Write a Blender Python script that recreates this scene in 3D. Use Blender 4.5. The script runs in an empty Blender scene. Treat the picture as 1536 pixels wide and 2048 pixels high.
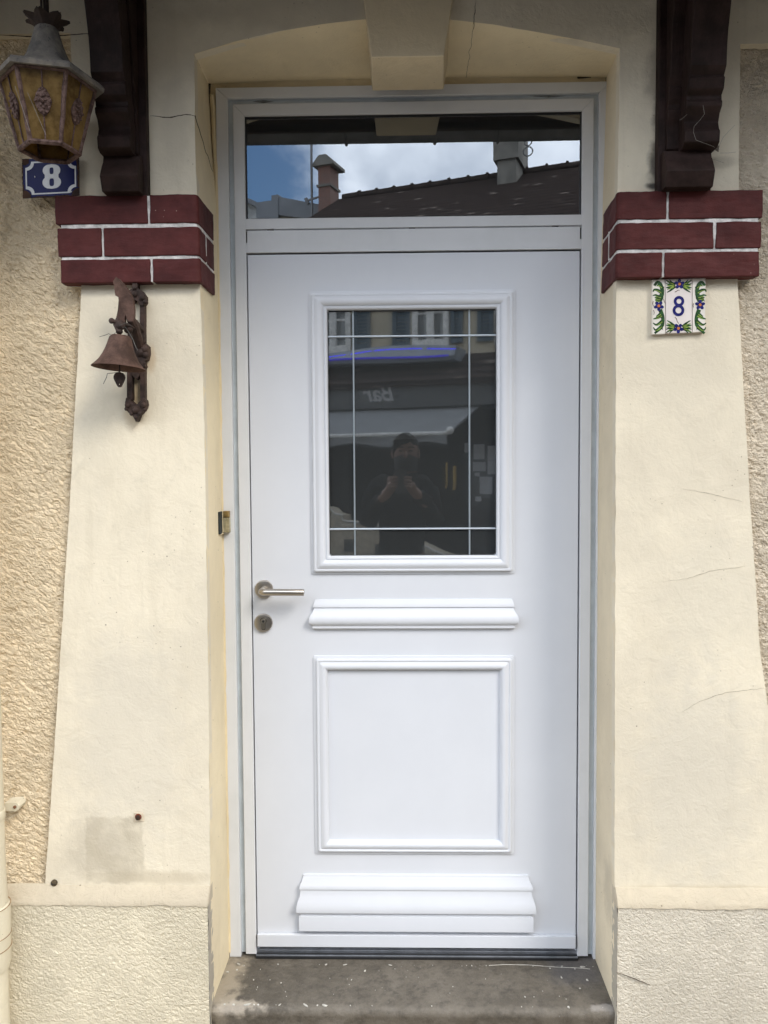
import bpy, math, random
from mathutils import Vector, Matrix, noise
from mathutils.geometry import tessellate_polygon
R = math.radians
random.seed(7)
scene = bpy.context.scene
COL = scene.collection

# ------------------------------------------------------------------ camera
CAM = Vector((-0.0368, -2.2813, 1.3885))
YAW, PITCH, ROLL = 0.02139, -0.05058, 0.00627
FPX = 1602.1
ROT = Matrix.Rotation(YAW, 3, 'Z') @ Matrix.Rotation(PITCH, 3, 'X') @ Matrix.Rotation(ROLL, 3, 'Y')
cd = bpy.data.cameras.new('camera')
cam = bpy.data.objects.new('camera', cd)
COL.objects.link(cam)
cd.sensor_fit = 'VERTICAL'; cd.sensor_height = 36.0; cd.lens = FPX / 2048 * 36.0
cd.clip_start = 0.02; cd.clip_end = 500
rx, fy, uz = ROT.col[0], ROT.col[1], ROT.col[2]
mw = Matrix.Identity(4)
for i in range(3):
    mw[i][0] = rx[i]; mw[i][1] = uz[i]; mw[i][2] = -fy[i]; mw[i][3] = CAM[i]
cam.matrix_world = mw
scene.camera = cam

def ray(px, py):
    return ROT @ Vector(((px - 768) / FPX, 1, (1024 - py) / FPX))
def pt(px, py, y=0.0):
    "photo measure -> point on the vertical plane at depth y"
    d = ray(px, py)
    return CAM + d * ((y - CAM.y) / d.y)
def xz(px, py, y=0.0):
    p = pt(px, py, y); return (p.x, p.z)
def ptz(px, py, z):
    d = ray(px, py)
    return CAM + d * ((z - CAM.z) / d.z)

# ------------------------------------------------------------------ view, sky, sun
scene.view_settings.view_transform = 'Standard'
scene.view_settings.look = 'None'
scene.view_settings.gamma = 1.0
scene.view_settings.exposure = -0.22
scene.cycles.max_bounces = 10
scene.cycles.glossy_bounces = 6
scene.cycles.transparent_max_bounces = 16
SUNV = Vector((0.90, -1.0, 1.13)).normalized()          # towards the bright part of the cloud cover
sl = bpy.data.lights.new('sun', 'SUN')
sl.energy = 2.6; sl.angle = R(20); sl.color = (1.0, 0.93, 0.82)
sun = bpy.data.objects.new('sun', sl); COL.objects.link(sun)
sun.rotation_euler = SUNV.to_track_quat('Z', 'Y').to_euler()
world = bpy.data.worlds.new('World'); scene.world = world; world.use_nodes = True
wn, wl = world.node_tree.nodes, world.node_tree.links
wn.clear()
sky = wn.new('ShaderNodeTexSky'); sky.sky_type = 'NISHITA'; sky.sun_disc = False
sky.sun_elevation = math.asin(SUNV.z); sky.sun_rotation = math.atan2(SUNV.x, SUNV.y)
tc = wn.new('ShaderNodeTexCoord')
nz = wn.new('ShaderNodeTexNoise'); nz.inputs['Scale'].default_value = 5.0; nz.inputs['Detail'].default_value = 9; nz.inputs['Roughness'].default_value = 0.58
nz.inputs['Distortion'].default_value = 0.25
wl.new(tc.outputs['Generated'], nz.inputs['Vector'])
# a clear blue gap low in the sky on the left of the street
gap = wn.new('ShaderNodeVectorMath'); gap.operation = 'DISTANCE'
gap.inputs[1].default_value = Vector((-0.185, -1.0, 0.355)).normalized()
wl.new(tc.outputs['Generated'], gap.inputs[0])
gm = wn.new('ShaderNodeMapRange'); gm.inputs['From Min'].default_value = 0.0; gm.inputs['From Max'].default_value = 0.15
gm.inputs['To Min'].default_value = 0.42; gm.inputs['To Max'].default_value = -0.14
wl.new(gap.outputs['Value'], gm.inputs['Value'])
sb = wn.new('ShaderNodeMath'); sb.operation = 'SUBTRACT'
wl.new(nz.outputs['Fac'], sb.inputs[0]); wl.new(gm.outputs['Result'], sb.inputs[1])
ms = wn.new('ShaderNodeMapRange'); ms.interpolation_type = 'SMOOTHSTEP'
ms.inputs['From Min'].default_value = 0.22; ms.inputs['From Max'].default_value = 0.50
wl.new(sb.outputs[0], ms.inputs['Value'])
nz2 = wn.new('ShaderNodeTexNoise'); nz2.inputs['Scale'].default_value = 9.0; nz2.inputs['Detail'].default_value = 8
wl.new(tc.outputs['Generated'], nz2.inputs['Vector'])
cr = wn.new('ShaderNodeValToRGB')
cr.color_ramp.elements[0].position = 0.25; cr.color_ramp.elements[0].color = (11.5, 13.3, 16.2, 1)
cr.color_ramp.elements[1].position = 0.54; cr.color_ramp.elements[1].color = (23.5, 25.2, 27.8, 1)
wl.new(nz2.outputs['Fac'], cr.inputs['Fac'])
mx = wn.new('ShaderNodeMix'); mx.data_type = 'RGBA'
wl.new(ms.outputs['Result'], mx.inputs['Factor']); hs = wn.new('ShaderNodeHueSaturation'); hs.inputs['Saturation'].default_value = 1.35; hs.inputs['Value'].default_value = 1.5
wl.new(sky.outputs['Color'], hs.inputs['Color']); wl.new(hs.outputs['Color'], mx.inputs['A']); wl.new(cr.outputs['Color'], mx.inputs['B'])
bg = wn.new('ShaderNodeBackground'); bg.inputs['Strength'].default_value = 0.15
wo = wn.new('ShaderNodeOutputWorld')
wl.new(mx.outputs['Result'], bg.inputs['Color']); wl.new(bg.outputs[0], wo.inputs['Surface'])

# ------------------------------------------------------------------ materials
class NT:
    def __init__(s, name):
        s.m = bpy.data.materials.new(name); s.m.use_nodes = True
        s.t = s.m.node_tree; s.n = s.t.nodes; s.l = s.t.links; s.n.clear()
        s.out = s.n.new('ShaderNodeOutputMaterial')
        s.geo = s.n.new('ShaderNodeNewGeometry').outputs['Position']
    def setin(s, sock, v):
        if isinstance(v, bpy.types.NodeSocket): s.l.new(v, sock)
        elif v is not None:
            if sock.type == 'RGBA' and len(v) == 3: v = (*v, 1)
            sock.default_value = v
    def node(s, t, **k):
        n = s.n.new(t)
        for a, b in k.items(): setattr(n, a, b)
        return n
    def mapping(s, vec=None, scale=(1, 1, 1), rot=(0, 0, 0), loc=(0, 0, 0)):
        n = s.node('ShaderNodeMapping'); s.setin(n.inputs['Vector'], vec or s.geo)
        n.inputs['Scale'].default_value = scale; n.inputs['Rotation'].default_value = rot; n.inputs['Location'].default_value = loc
        return n.outputs[0]
    def noise(s, scale, detail=4, rough=0.55, dist=0.0, vec=None):
        n = s.node('ShaderNodeTexNoise'); s.setin(n.inputs['Vector'], vec or s.geo)
        n.inputs['Scale'].default_value = scale; n.inputs['Detail'].default_value = detail
        n.inputs['Roughness'].default_value = rough; n.inputs['Distortion'].default_value = dist
        return n.outputs['Fac']
    def voro(s, scale, feature='F1', vec=None, out='Distance'):
        n = s.node('ShaderNodeTexVoronoi', feature=feature); s.setin(n.inputs['Vector'], vec or s.geo)
        n.inputs['Scale'].default_value = scale
        return n.outputs[out]
    def ramp(s, v, lo, hi, a=0.0, b=1.0, smooth=True):
        n = s.node('ShaderNodeMapRange', interpolation_type='SMOOTHSTEP' if smooth else 'LINEAR')
        s.setin(n.inputs['Value'], v)
        for k, q in (('From Min', lo), ('From Max', hi), ('To Min', a), ('To Max', b)): n.inputs[k].default_value = q
        return n.outputs['Result']
    def math(s, op, a, b=None):
        n = s.node('ShaderNodeMath', operation=op)
        s.setin(n.inputs[0], a)
        if b is not None: s.setin(n.inputs[1], b)
        return n.outputs[0]
    def mix(s, f, a, b):
        n = s.node('ShaderNodeMix', data_type='RGBA')
        s.setin(n.inputs['Factor'], f); s.setin(n.inputs['A'], a); s.setin(n.inputs['B'], b)
        return n.outputs['Result']
    def blob(s, c, r, nscale=25, namt=0.9):
        "soft patch around the point c with half-sizes r, broken up by noise"
        v = s.node('ShaderNodeVectorMath', operation='SUBTRACT'); s.l.new(s.geo, v.inputs[0]); v.inputs[1].default_value = c
        d = s.node('ShaderNodeVectorMath', operation='DIVIDE'); s.l.new(v.outputs[0], d.inputs[0]); d.inputs[1].default_value = r
        ln = s.node('ShaderNodeVectorMath', operation='LENGTH'); s.l.new(d.outputs[0], ln.inputs[0])
        q = s.math('ADD', ln.outputs['Value'], s.math('MULTIPLY', s.math('SUBTRACT', s.noise(nscale, 5), 0.5), namt))
        return s.ramp(q, 0.35, 1.0, 1.0, 0.0)
    def box(s, c, r, soft=0.005, nscale=40, namt=0.012):
        sp = s.node('ShaderNodeSeparateXYZ'); s.l.new(s.geo, sp.inputs[0])
        nn = s.math('MULTIPLY', s.math('SUBTRACT', s.noise(nscale, 4), 0.5), namt * 2)
        res = None
        for ax in (0, 2):
            d = s.math('SUBTRACT', s.math('ABSOLUTE', s.math('SUBTRACT', sp.outputs[ax], c[ax])), r[ax])
            q = s.ramp(s.math('ADD', d, nn), -soft, soft, 1, 0)
            res = q if res is None else s.math('MULTIPLY', res, q)
        return res
    def bump(s, h, strength, dist, normal=None):
        n = s.node('ShaderNodeBump'); n.inputs['Strength'].default_value = strength; n.inputs['Distance'].default_value = dist
        s.setin(n.inputs['Height'], h)
        if normal is not None: s.l.new(normal, n.inputs['Normal'])
        return n.outputs[0]
    def bsdf(s, col, rough=0.6, metal=0.0, normal=None, spec=0.5, ior=1.5, **k):
        b = s.node('ShaderNodeBsdfPrincipled')
        s.setin(b.inputs['Base Color'], col); s.setin(b.inputs['Roughness'], rough); s.setin(b.inputs['Metallic'], metal)
        b.inputs['Specular IOR Level'].default_value = spec; b.inputs['IOR'].default_value = ior
        if normal is not None: s.l.new(normal, b.inputs['Normal'])
        for a, v in k.items(): s.setin(b.inputs[a.replace('_', ' ')], v)
        return b.outputs[0]
    def done(s, sh):
        s.l.new(sh, s.out.inputs['Surface']); return s.m

def simple(name, col, rough=0.6, metal=0.0, var=0.25, vs=20, bump=0.0, bs=200, bd=0.001, spec=0.5):
    t = NT(name)
    dark = tuple(c * (1 - var) for c in col); lite = tuple(min(1, c * (1 + var * 0.6)) for c in col)
    c = t.mix(t.ramp(t.noise(vs, 6, 0.6), 0.3, 0.7), dark, lite)
    nm = t.bump(t.noise(bs, 4), bump, bd) if bump else None
    return t.done(t.bsdf(c, rough, metal, nm, spec))

CREAM = (0.70, 0.625, 0.485)
def cream_mat(name, base=CREAM, lumps=0.5, stains_and_dimming=(), boxes=()):
    t = NT(name)
    c = t.mix(t.ramp(t.noise(2.2, 6, 0.62), 0.35, 0.68), (base[0] * 0.88, base[1] * 0.88, base[2] * 0.89), tuple(min(1, b * 1.05) for b in base))
    c = t.mix(t.ramp(t.noise(5.2, 9, 0.72, 1.2, t.mapping(scale=(1.3, 1, 0.6))), 0.5, 0.7, 0, 0.22), c, (base[0] * 0.80, base[1] * 0.78, base[2] * 0.74))
    c = t.mix(t.ramp(t.noise(9, 8, 0.7, 0.6), 0.52, 0.74, 0, 0.36), c, (base[0] * 0.74, base[1] * 0.74, base[2] * 0.74))
    c = t.mix(t.ramp(t.noise(3.0, 7, 0.68, 0.3, t.mapping(scale=(7, 7, 0.45))), 0.54, 0.72, 0, 0.22), c, (base[0] * 0.74, base[1] * 0.72, base[2] * 0.68))
    # small flecks of dirt
    sp = t.math('MULTIPLY', t.ramp(t.voro(46), 0.10, 0.045), t.ramp(t.noise(6.5, 3), 0.52, 0.6))
    c = t.mix(t.math('MULTIPLY', sp, 0.6), c, (0.20, 0.155, 0.10))
    sp2 = t.math('MULTIPLY', t.ramp(t.voro(19), 0.055, 0.02), t.ramp(t.noise(3.1, 3), 0.5, 0.55))
    c = t.mix(t.math('MULTIPLY', sp2, 0.75), c, (0.10, 0.075, 0.05))
    for (cc, rr, colr, amt) in stains_and_dimming:
        c = t.mix(t.math('MULTIPLY', t.blob(cc, rr), amt), c, colr)
    for (cc, rr, colr, amt) in boxes:
        c = t.mix(t.math('MULTIPLY', t.math('MULTIPLY', t.box(cc, rr), t.ramp(t.noise(14, 6), 0.3, 0.65, 0.25, 1)), amt), c, colr)
    n1 = t.bump(t.noise(16, 6, 0.62, 0.6), 0.52 * lumps, 0.012)
    n2 = t.bump(t.noise(150, 5, 0.6), 0.35, 0.0025, n1)
    chip = t.math('MULTIPLY', t.ramp(t.voro(13, 'DISTANCE_TO_EDGE', t.mapping(scale=(1, 1, 0.8), rot=(0.3, 0.4, 0.2))), 0.02, 0.0), t.ramp(t.noise(5, 2), 0.58, 0.64))
    n3 = t.bump(chip, 0.12, 0.0012, n2)
    return t.done(t.bsdf(c, 0.78, 0, n3, 0.25))

def rough_mat(name, base, scale, height, aniso=0.55, disp=True, dirt=0.25):
    t = NT(name)
    v = t.mapping(scale=(1, 1, 1), rot=(0, R(-30), 0))
    v2 = t.mapping(v, scale=(aniso, 1, 1.25))
    h1 = t.ramp(t.noise(scale, 3, 0.55, 0.55, v2), 0.30, 0.62)
    h2 = t.ramp(t.noise(scale * 1.9, 3, 0.6, 0.7, v2), 0.34, 0.66)
    h = t.math('ADD', t.math('MULTIPLY', h1, 0.62), t.math('MULTIPLY', h2, 0.38))
    h = t.math('ADD', h, t.math('MULTIPLY', t.noise(7, 2), 0.5))
    c = t.mix(t.ramp(t.noise(2.6, 6, 0.6), 0.35, 0.68), tuple(b * 0.88 for b in base), tuple(b * 1.08 for b in base))
    pits = t.math('MULTIPLY', t.ramp(t.voro(75), 0.16, 0.06), t.ramp(t.noise(8, 5, 0.7), 0.54, 0.66))
    c = t.mix(t.math('MULTIPLY', pits, 0.55), c, (0.14, 0.11, 0.08))
    c = t.mix(t.ramp(t.noise(5, 8, 0.7), 0.5, 0.72, 0, dirt), c, tuple(b * 0.55 for b in base))
    nm = t.bump(t.noise(210, 5, 0.65), 0.7, 0.0022)
    sh = t.bsdf(c, 0.85, 0, nm, 0.2)
    if disp:
        d = t.node('ShaderNodeDisplacement'); d.inputs['Scale'].default_value = height; d.inputs['Midlevel'].default_value = 0.8
        t.setin(d.inputs['Height'], h); t.l.new(d.outputs[0], t.out.inputs['Displacement'])
        t.m.displacement_method = 'BOTH'
    return t.done(sh)

# ------------------------------------------------------------------ mesh helpers
class MB:
    def __init__(s): s.v = []; s.f = []; s.mi = []; s.m = 0
    def add(s, vs, fs):
        o = len(s.v); s.v += [tuple(v) for v in vs]; s.f += [tuple(i + o for i in f) for f in fs]; s.mi += [s.m] * len(fs)
    def box(s, x0, x1, y0, y1, z0, z1):
        s.add([(x, y, z) for x in (x0, x1) for y in (y0, y1) for z in (z0, z1)],
              [(0, 1, 3, 2), (4, 6, 7, 5), (0, 4, 5, 1), (2, 3, 7, 6), (0, 2, 6, 4), (1, 5, 7, 3)])
    def prism(s, loops, a, b, frame=None):
        "outline (and holes) in the x-z plane, extruded from y=a to y=b"
        if not isinstance(loops[0][0], (tuple, list, Vector)): loops = [loops]
        fr = frame or (lambda x, z, y: (x, y, z))
        flat = [p for L in loops for p in L]
        tris = tessellate_polygon([[Vector((p[0], p[1], 0)) for p in L] for L in loops])
        n = len(flat)
        vs = [fr(p[0], p[1], a) for p in flat] + [fr(p[0], p[1], b) for p in flat]
        fs = [t for t in tris] + [tuple(i + n for i in reversed(t)) for t in tris]
        o = 0
        for L in loops:
            k = len(L)
            for i in range(k):
                j = (i + 1) % k
                fs.append((o + i, o + j, o + j + n, o + i + n))
            o += k
        s.add(vs, fs)
    def lathe(s, prof, c=(0, 0, 0), axis='z', n=32, cap=True):
        vs = []; fs = []
        for (r, h) in prof:
            for i in range(n):
                a = 2 * math.pi * i / n; u, w = r * math.cos(a), r * math.sin(a)
                p = (u, w, h) if axis == 'z' else ((u, h, w) if axis == 'y' else (h, u, w))
                vs.append((p[0] + c[0], p[1] + c[1], p[2] + c[2]))
        for k in range(len(prof) - 1):
            for i in range(n):
                j = (i + 1) % n
                fs.append((k * n + i, k * n + j, (k + 1) * n + j, (k + 1) * n + i))
        if cap:
            fs.append(tuple(range(n - 1, -1, -1))); fs.append(tuple(range((len(prof) - 1) * n, len(prof) * n)))
        s.add(vs, fs)
    def tube(s, pts, r, n=10, cap=True):
        pts = [Vector(p) for p in pts]
        rs = r if isinstance(r, (list, tuple)) else [r] * len(pts)
        up = None; vs = []; fs = []
        for i, p in enumerate(pts):
            d = (pts[min(i + 1, len(pts) - 1)] - pts[max(i - 1, 0)]).normalized()
            if up is None:
                up = Vector((0, 0, 1)) if abs(d.z) < 0.9 else Vector((1, 0, 0))
            up = (up - d * up.dot(d)).normalized(); sd = d.cross(up)
            for k in range(n):
                a = 2 * math.pi * k / n
                vs.append(p + (up * math.cos(a) + sd * math.sin(a)) * rs[i])
        for i in range(len(pts) - 1):
            for k in range(n):
                j = (k + 1) % n
                fs.append((i * n + k, i * n + j, (i + 1) * n + j, (i + 1) * n + k))
        if cap:
            fs.append(tuple(range(n - 1, -1, -1))); fs.append(tuple(range((len(pts) - 1) * n, len(pts) * n)))
        s.add(vs, fs)
    def ball(s, c, r, n=14, m=8):
        rr = r if isinstance(r, (tuple, list)) else (r, r, r)
        vs = [(c[0], c[1], c[2] + rr[2])]; fs = []
        for k in range(1, m):
            t = math.pi * k / m
            for i in range(n):
                a = 2 * math.pi * i / n
                vs.append((c[0] + rr[0] * math.sin(t) * math.cos(a), c[1] + rr[1] * math.sin(t) * math.sin(a), c[2] + rr[2] * math.cos(t)))
        vs.append((c[0], c[1], c[2] - rr[2])); L = len(vs) - 1
        for i in range(n):
            j = (i + 1) % n
            fs.append((0, 1 + i, 1 + j)); fs.append((L, 1 + (m - 2) * n + j, 1 + (m - 2) * n + i))
            for k in range(m - 2):
                fs.append((1 + k * n + i, 1 + (k + 1) * n + i, 1 + (k + 1) * n + j, 1 + k * n + j))
        s.add(vs, fs)
    def grid(s, P, nu, nv):
        vs = [P(u / nu, v / nv) for v in range(nv + 1) for u in range(nu + 1)]
        s.add(vs, [(v * (nu + 1) + u, v * (nu + 1) + u + 1, (v + 1) * (nu + 1) + u + 1, (v + 1) * (nu + 1) + u) for v in range(nv) for u in range(nu)])
    def rings(s, rings, closed_ends=False):
        n = len(rings[0]); o = [p for r_ in rings for p in r_]; fs = []
        for k in range(len(rings) - 1):
            for i in range(n):
                j = (i + 1) % n
                fs.append((k * n + i, k * n + j, (k + 1) * n + j, (k + 1) * n + i))
        if closed_ends:
            fs.append(tuple(range(n - 1, -1, -1))); fs.append(tuple(range((len(rings) - 1) * n, len(rings) * n)))
        s.add(o, fs)

def obj(name, mb, mat, parent=None, bevel=0.0, smooth=True, angle=35, recalc=True, seg=2):
    me = bpy.data.meshes.new(name)
    me.from_pydata(mb.v, [], mb.f); me.update()
    for m in (mat if isinstance(mat, (list, tuple)) else [mat]): me.materials.append(m)
    if max(mb.mi, default=0): me.polygons.foreach_set('material_index', mb.mi)
    if recalc:
        import bmesh
        bm = bmesh.new(); bm.from_mesh(me); bmesh.ops.recalc_face_normals(bm, faces=bm.faces); bm.to_mesh(me); bm.free()
    if smooth:
        me.polygons.foreach_set('use_smooth', [True] * len(me.polygons)); me.set_sharp_from_angle(angle=R(angle))
    o = bpy.data.objects.new(name, me); COL.objects.link(o)
    if parent: o.parent = parent; o.matrix_parent_inverse = parent.matrix_world.inverted() if False else Matrix.Identity(4)
    if bevel:
        b = o.modifiers.new('bevel', 'BEVEL'); b.width = bevel; b.segments = seg; b.limit_method = 'ANGLE'; b.angle_limit = R(40); b.harden_normals = smooth
    return o
def tag(o, label, cat, group=None, kind='thing'):
    o['label'] = label; o['category'] = cat; o['kind'] = kind
    if group: o['group'] = group
    return o
def thing(name, label, cat, group=None):
    # Empties stand at the world origin unless moved; their parts are given in world measures
    o = bpy.data.objects.new(name, None); o.empty_display_size = 0.1; COL.objects.link(o)
    return tag(o, label, cat, group)
def lerp(a, b, t): return a + (b - a) * t
def interp(tab, z):
    tab = sorted(tab)
    if z <= tab[0][0]: return tab[0][1]
    for (a, b), (c, d) in zip(tab, tab[1:]):
        if z <= c: return lerp(b, d, (z - a) / (c - a))
    return tab[-1][1]
def rag(poly, step=0.03, amp=0.0012, seed=0, closed=True):
    "resample an outline and let it wander by a millimetre, like a hand-made edge"
    out = []; n = len(poly)
    for i in range(n if closed else n - 1):
        a, b = poly[i], poly[(i + 1) % n]
        L = math.hypot(b[0] - a[0], b[1] - a[1]); k = max(1, min(200, int(L / step)))
        for j in range(k):
            t = j / k; x, z = lerp(a[0], b[0], t), lerp(a[1], b[1], t)
            q = noise.noise_vector(Vector((x * 19 + seed, z * 19, seed * 1.7)))
            q2 = noise.noise_vector(Vector((x * 60 + seed, z * 60, seed * 2.7)))
            w = 0.4 if j == 0 else 1
            out.append((x + (q.x + q2.x * 0.5) * amp * w, z + (q.y + q2.y * 0.5) * amp * w))
    if not closed: out.append(poly[-1])
    return out
def roundrect(x0, x1, z0, z1, r=0.006, n=4):
    o = []
    for cx, cz, a0 in ((x1 - r, z1 - r, 0), (x0 + r, z1 - r, 90), (x0 + r, z0 + r, 180), (x1 - r, z0 + r, 270)):
        for k in range(n + 1):
            a = R(a0 + 90 * k / n); o.append((cx + r * math.cos(a), cz + r * math.sin(a)))
    return o
def disc(cx, cz, rx_, rz_=None, n=20, rot=0):
    rz_ = rz_ or rx_
    o = []
    for k in range(n):
        a = 2 * math.pi * k / n; x, z = rx_ * math.cos(a), rz_ * math.sin(a)
        o.append((cx + x * math.cos(rot) - z * math.sin(rot), cz + x * math.sin(rot) + z * math.cos(rot)))
    return o

# ================================================================== THE HOUSE FRONT
F = -0.21                                            # plane of the smooth plaster
L_FRONT = [(-0.2, -0.551), (0.277, -0.550), (0.923, -0.5455), (1.447, -0.5445), (1.869, -0.549), (2.21, -0.5555), (2.4458, -0.5544)]
R_FRONT = [(-0.2, 0.521), (0.269, 0.5206), (0.79, 0.5176), (1.31, 0.5146), (1.82, 0.5118), (2.20, 0.514), (2.4411, 0.5164)]
L_BACK = [(-0.2, -0.5487), (2.15, -0.549), (2.30, -0.563), (2.48, -0.5705)]
R_BACK = [(-0.2, 0.5222), (1.3, 0.5205), (1.86, 0.5228), (2.2, 0.531), (2.48, 0.5388)]
ARCH = [(-0.5544, 2.4458), (-0.45, 2.475), (-0.3356, 2.4985), (-0.22, 2.515), (-0.1148, 2.524), (-0.02, 2.526), (0.0796, 2.5205), (0.2, 2.505), (0.317, 2.4835), (0.42, 2.463), (0.5164, 2.4411)]

house = thing('house_facade', 'cream plastered house front with roughcast panels framing the white door', 'house')
soot = (0.05, 0.045, 0.04)
def W(px, py, y=F): return tuple(pt(px, py, y))
m_plaster = cream_mat('smooth_cream_plaster', stains_and_dimming=[
    (W(1318, 330), (0.035, 0.03, 0.10), soot, 0.85), (W(1322, 240), (0.03, 0.03, 0.09), (0.12, 0.10, 0.08), 0.7), (W(1320, 150), (0.05, 0.03, 0.12), (0.16, 0.13, 0.1), 0.5),
    (W(1310, 372), (0.03, 0.02, 0.012), soot, 0.9),
    (W(1440, 325), (0.05, 0.02, 0.02), (0.25, 0.22, 0.17), 0.4),
    (W(268, 830), (0.035, 0.02, 0.05), (0.50, 0.33, 0.15), 0.35), (W(300, 720), (0.02, 0.02, 0.05), (0.5, 0.34, 0.17), 0.4), (W(275, 790), (0.014, 0.02, 0.08), (0.6, 0.42, 0.2), 0.5),
    (W(195, 1700), (0.13, 0.05, 0.11), (0.42, 0.37, 0.29), 0.5), (W(300, 1755), (0.22, 0.05, 0.025), (0.45, 0.38, 0.27), 0.5),
    (W(277, 1634), (0.016, 0.02, 0.02), (0.30, 0.10, 0.05), 0.7),
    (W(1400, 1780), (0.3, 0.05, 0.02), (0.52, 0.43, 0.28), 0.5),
    (W(1390, 1560), (0.22, 0.05, 0.42), (0.55, 0.505, 0.42), 0.55), (W(260, 1480), (0.20, 0.05, 0.40), (0.57, 0.52, 0.43), 0.5), (W(1420, 1180), (0.16, 0.05, 0.25), (0.58, 0.53, 0.43), 0.35), (W(1330, 760), (0.2, 0.05, 0.16), (0.6, 0.54, 0.43), 0.3),  # chalky grey patches; the low ones also paint in dimmer light near the ground
    (W(350, 250), (0.05, 0.03, 0.2), (0.48, 0.43, 0.34), 0.5),
    (W(620, 20), (0.5, 0.05, 0.06), (0.40, 0.34, 0.26), 0.35), (W(1150, 30), (0.3, 0.05, 0.09), (0.36, 0.31, 0.24), 0.35),
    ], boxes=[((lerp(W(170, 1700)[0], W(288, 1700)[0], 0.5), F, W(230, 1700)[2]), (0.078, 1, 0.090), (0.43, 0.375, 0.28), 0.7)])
m_reveal = cream_mat('cream_reveal_paint', (0.76, 0.652, 0.45), 0.4)  # base yellowed to stand in for warm bounce light under the arch
m_rough = rough_mat('roughcast_render', (0.74, 0.61, 0.425), 54, 0.0085, 0.70)
m_rough2 = rough_mat('roughcast_render_pale', (0.65, 0.565, 0.445), 62, 0.0095, 0.95)
m_plinth = rough_mat('rough_plinth_render', (0.655, 0.585, 0.445), 92, 0.0034, 0.85, dirt=0.35)
m_plinth2 = rough_mat('rough_plinth_render_grey', (0.60, 0.545, 0.45), 98, 0.0036, 0.95, dirt=0.45)

# smooth plaster: pillars, surround and the wall over the arch as one skin
PIL_L = [(-0.9965, 0.262), (-0.9951, 0.286), (-0.9476, 0.7905), (-0.9004, 1.3193), (-0.8559, 1.8763), (-0.868, 1.98), (-0.868, 2.503)]
PIL_R = [(0.8145, 2.447), (0.8167, 1.98), (0.8167, 1.8665), (0.8573, 1.3096), (0.8894, 0.9212), (0.9127, 0.7638), (0.957, 0.262)]
lf = [(interp(L_FRONT, z), z) for z in (2.4458, 2.21, 2.05, 1.869, 1.447, 0.923, 0.262)]
rf = [(interp(R_FRONT, z), z) for z in (0.262, 0.79, 1.31, 1.82, 2.05, 2.2, 2.4411)]
b = MB()
inner = rag(PIL_L, 0.02, 0.0011, 1, False) + rag([(-0.868, 2.503), (-3.2, 2.503)], 0.05, 0.0008, 2, False)[1:] + [(-3.2, 2.52), (-14, 2.52), (-14, 6.8), (14, 6.8), (14, 2.447)] \
    + rag(PIL_R, 0.02, 0.0011, 3, False) + rag(rf, 0.012, 0.0013, 4, False) + list(reversed(ARCH))[1:-1] + rag(lf, 0.012, 0.0011, 5, False)
b.prism(inner, F, F + 0.03)
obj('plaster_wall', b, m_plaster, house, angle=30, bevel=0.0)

def rough_panel(name, x0, x1, z0, z1, y, mat, cell=0.0042):
    b = MB(); nu = max(2, int((x1 - x0) / cell)); nv = max(2, int((z1 - z0) / cell))
    b.grid(lambda u, v: (lerp(x0, x1, u), y, lerp(z0, z1, v)), nu, nv)
    return obj(name, b, mat, house, recalc=False)
rough_panel('roughcast_panel', -1.30, -0.84, 0.255, 2.52, -0.184, m_rough)
rough_panel('roughcast_panel', -3.2, -1.30, 0.255, 2.52, -0.184, m_rough, 0.012)
rough_panel('roughcast_panel', 0.80, 1.12, 0.255, 2.465, -0.184, m_rough2)
rough_panel('roughcast_panel', 1.12, 3.2, 0.255, 2.465, -0.184, m_rough2, 0.012)

# plinths with a sloped cream ledge
def plinth(x0, x1, inner_left, matp):
    y0 = -0.2385
    rough_panel('plinth', x0, x1, -0.34, 0.250, y0 + 0.002, matp, 0.0036)
    b = MB()
    n = int((x1 - x0) / 0.012)
    def L(u, v):
        x = lerp(x0, x1, u); w = noise.noise(Vector((x * 14, 3.1, 0))) * 0.004 + noise.noise(Vector((x * 55, 1, 0))) * 0.0015
        return [(x, F + 0.002, 0.292 + w * 0.4), (x, F - 0.006, 0.286 + w * 0.5), (x, y0 + 0.003, 0.262 + w), (x, y0 - 0.0005, 0.254 + w), (x, y0 - 0.0012, 0.2485 + w * 1.5)][int(round(v * 4))]
    b.grid(L, n, 4)
    xe = x1 if inner_left else x0
    b.prism([(F + 0.02, 0.248), (F + 0.02, 0.289), (F - 0.001, 0.287), (y0 + 0.002, 0.2565), (y0 + 0.002, 0.248)], xe - 0.0022, xe + 0.0022, frame=lambda y, z, x: (x, y, z))
    obj('plinth_ledge', b, m_ledge, house, angle=60)
    # side towards the doorway
    xe = x1 if inner_left else x0
    b = MB(); s = 1 if inner_left else -1
    b.grid(lambda u, v: (xe + s * 0.0012 + noise.noise(Vector((u * 3, v * 40, xe))) * 0.002, lerp(y0, F + 0.02, u), lerp(-0.34, 0.252, v)), 4, 60)
    obj('plinth_side', b, matp2, house)
matp2 = cream_mat('dirty_plinth_edge', (0.40, 0.36, 0.29), 0.8)
m_ledge = cream_mat('cream_ledge_paint', (0.50, 0.43, 0.32), 1.5)
plinth(-1.104, -0.5515, True, m_plinth)
plinth(0.522, 3.2, False, m_plinth2)

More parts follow.
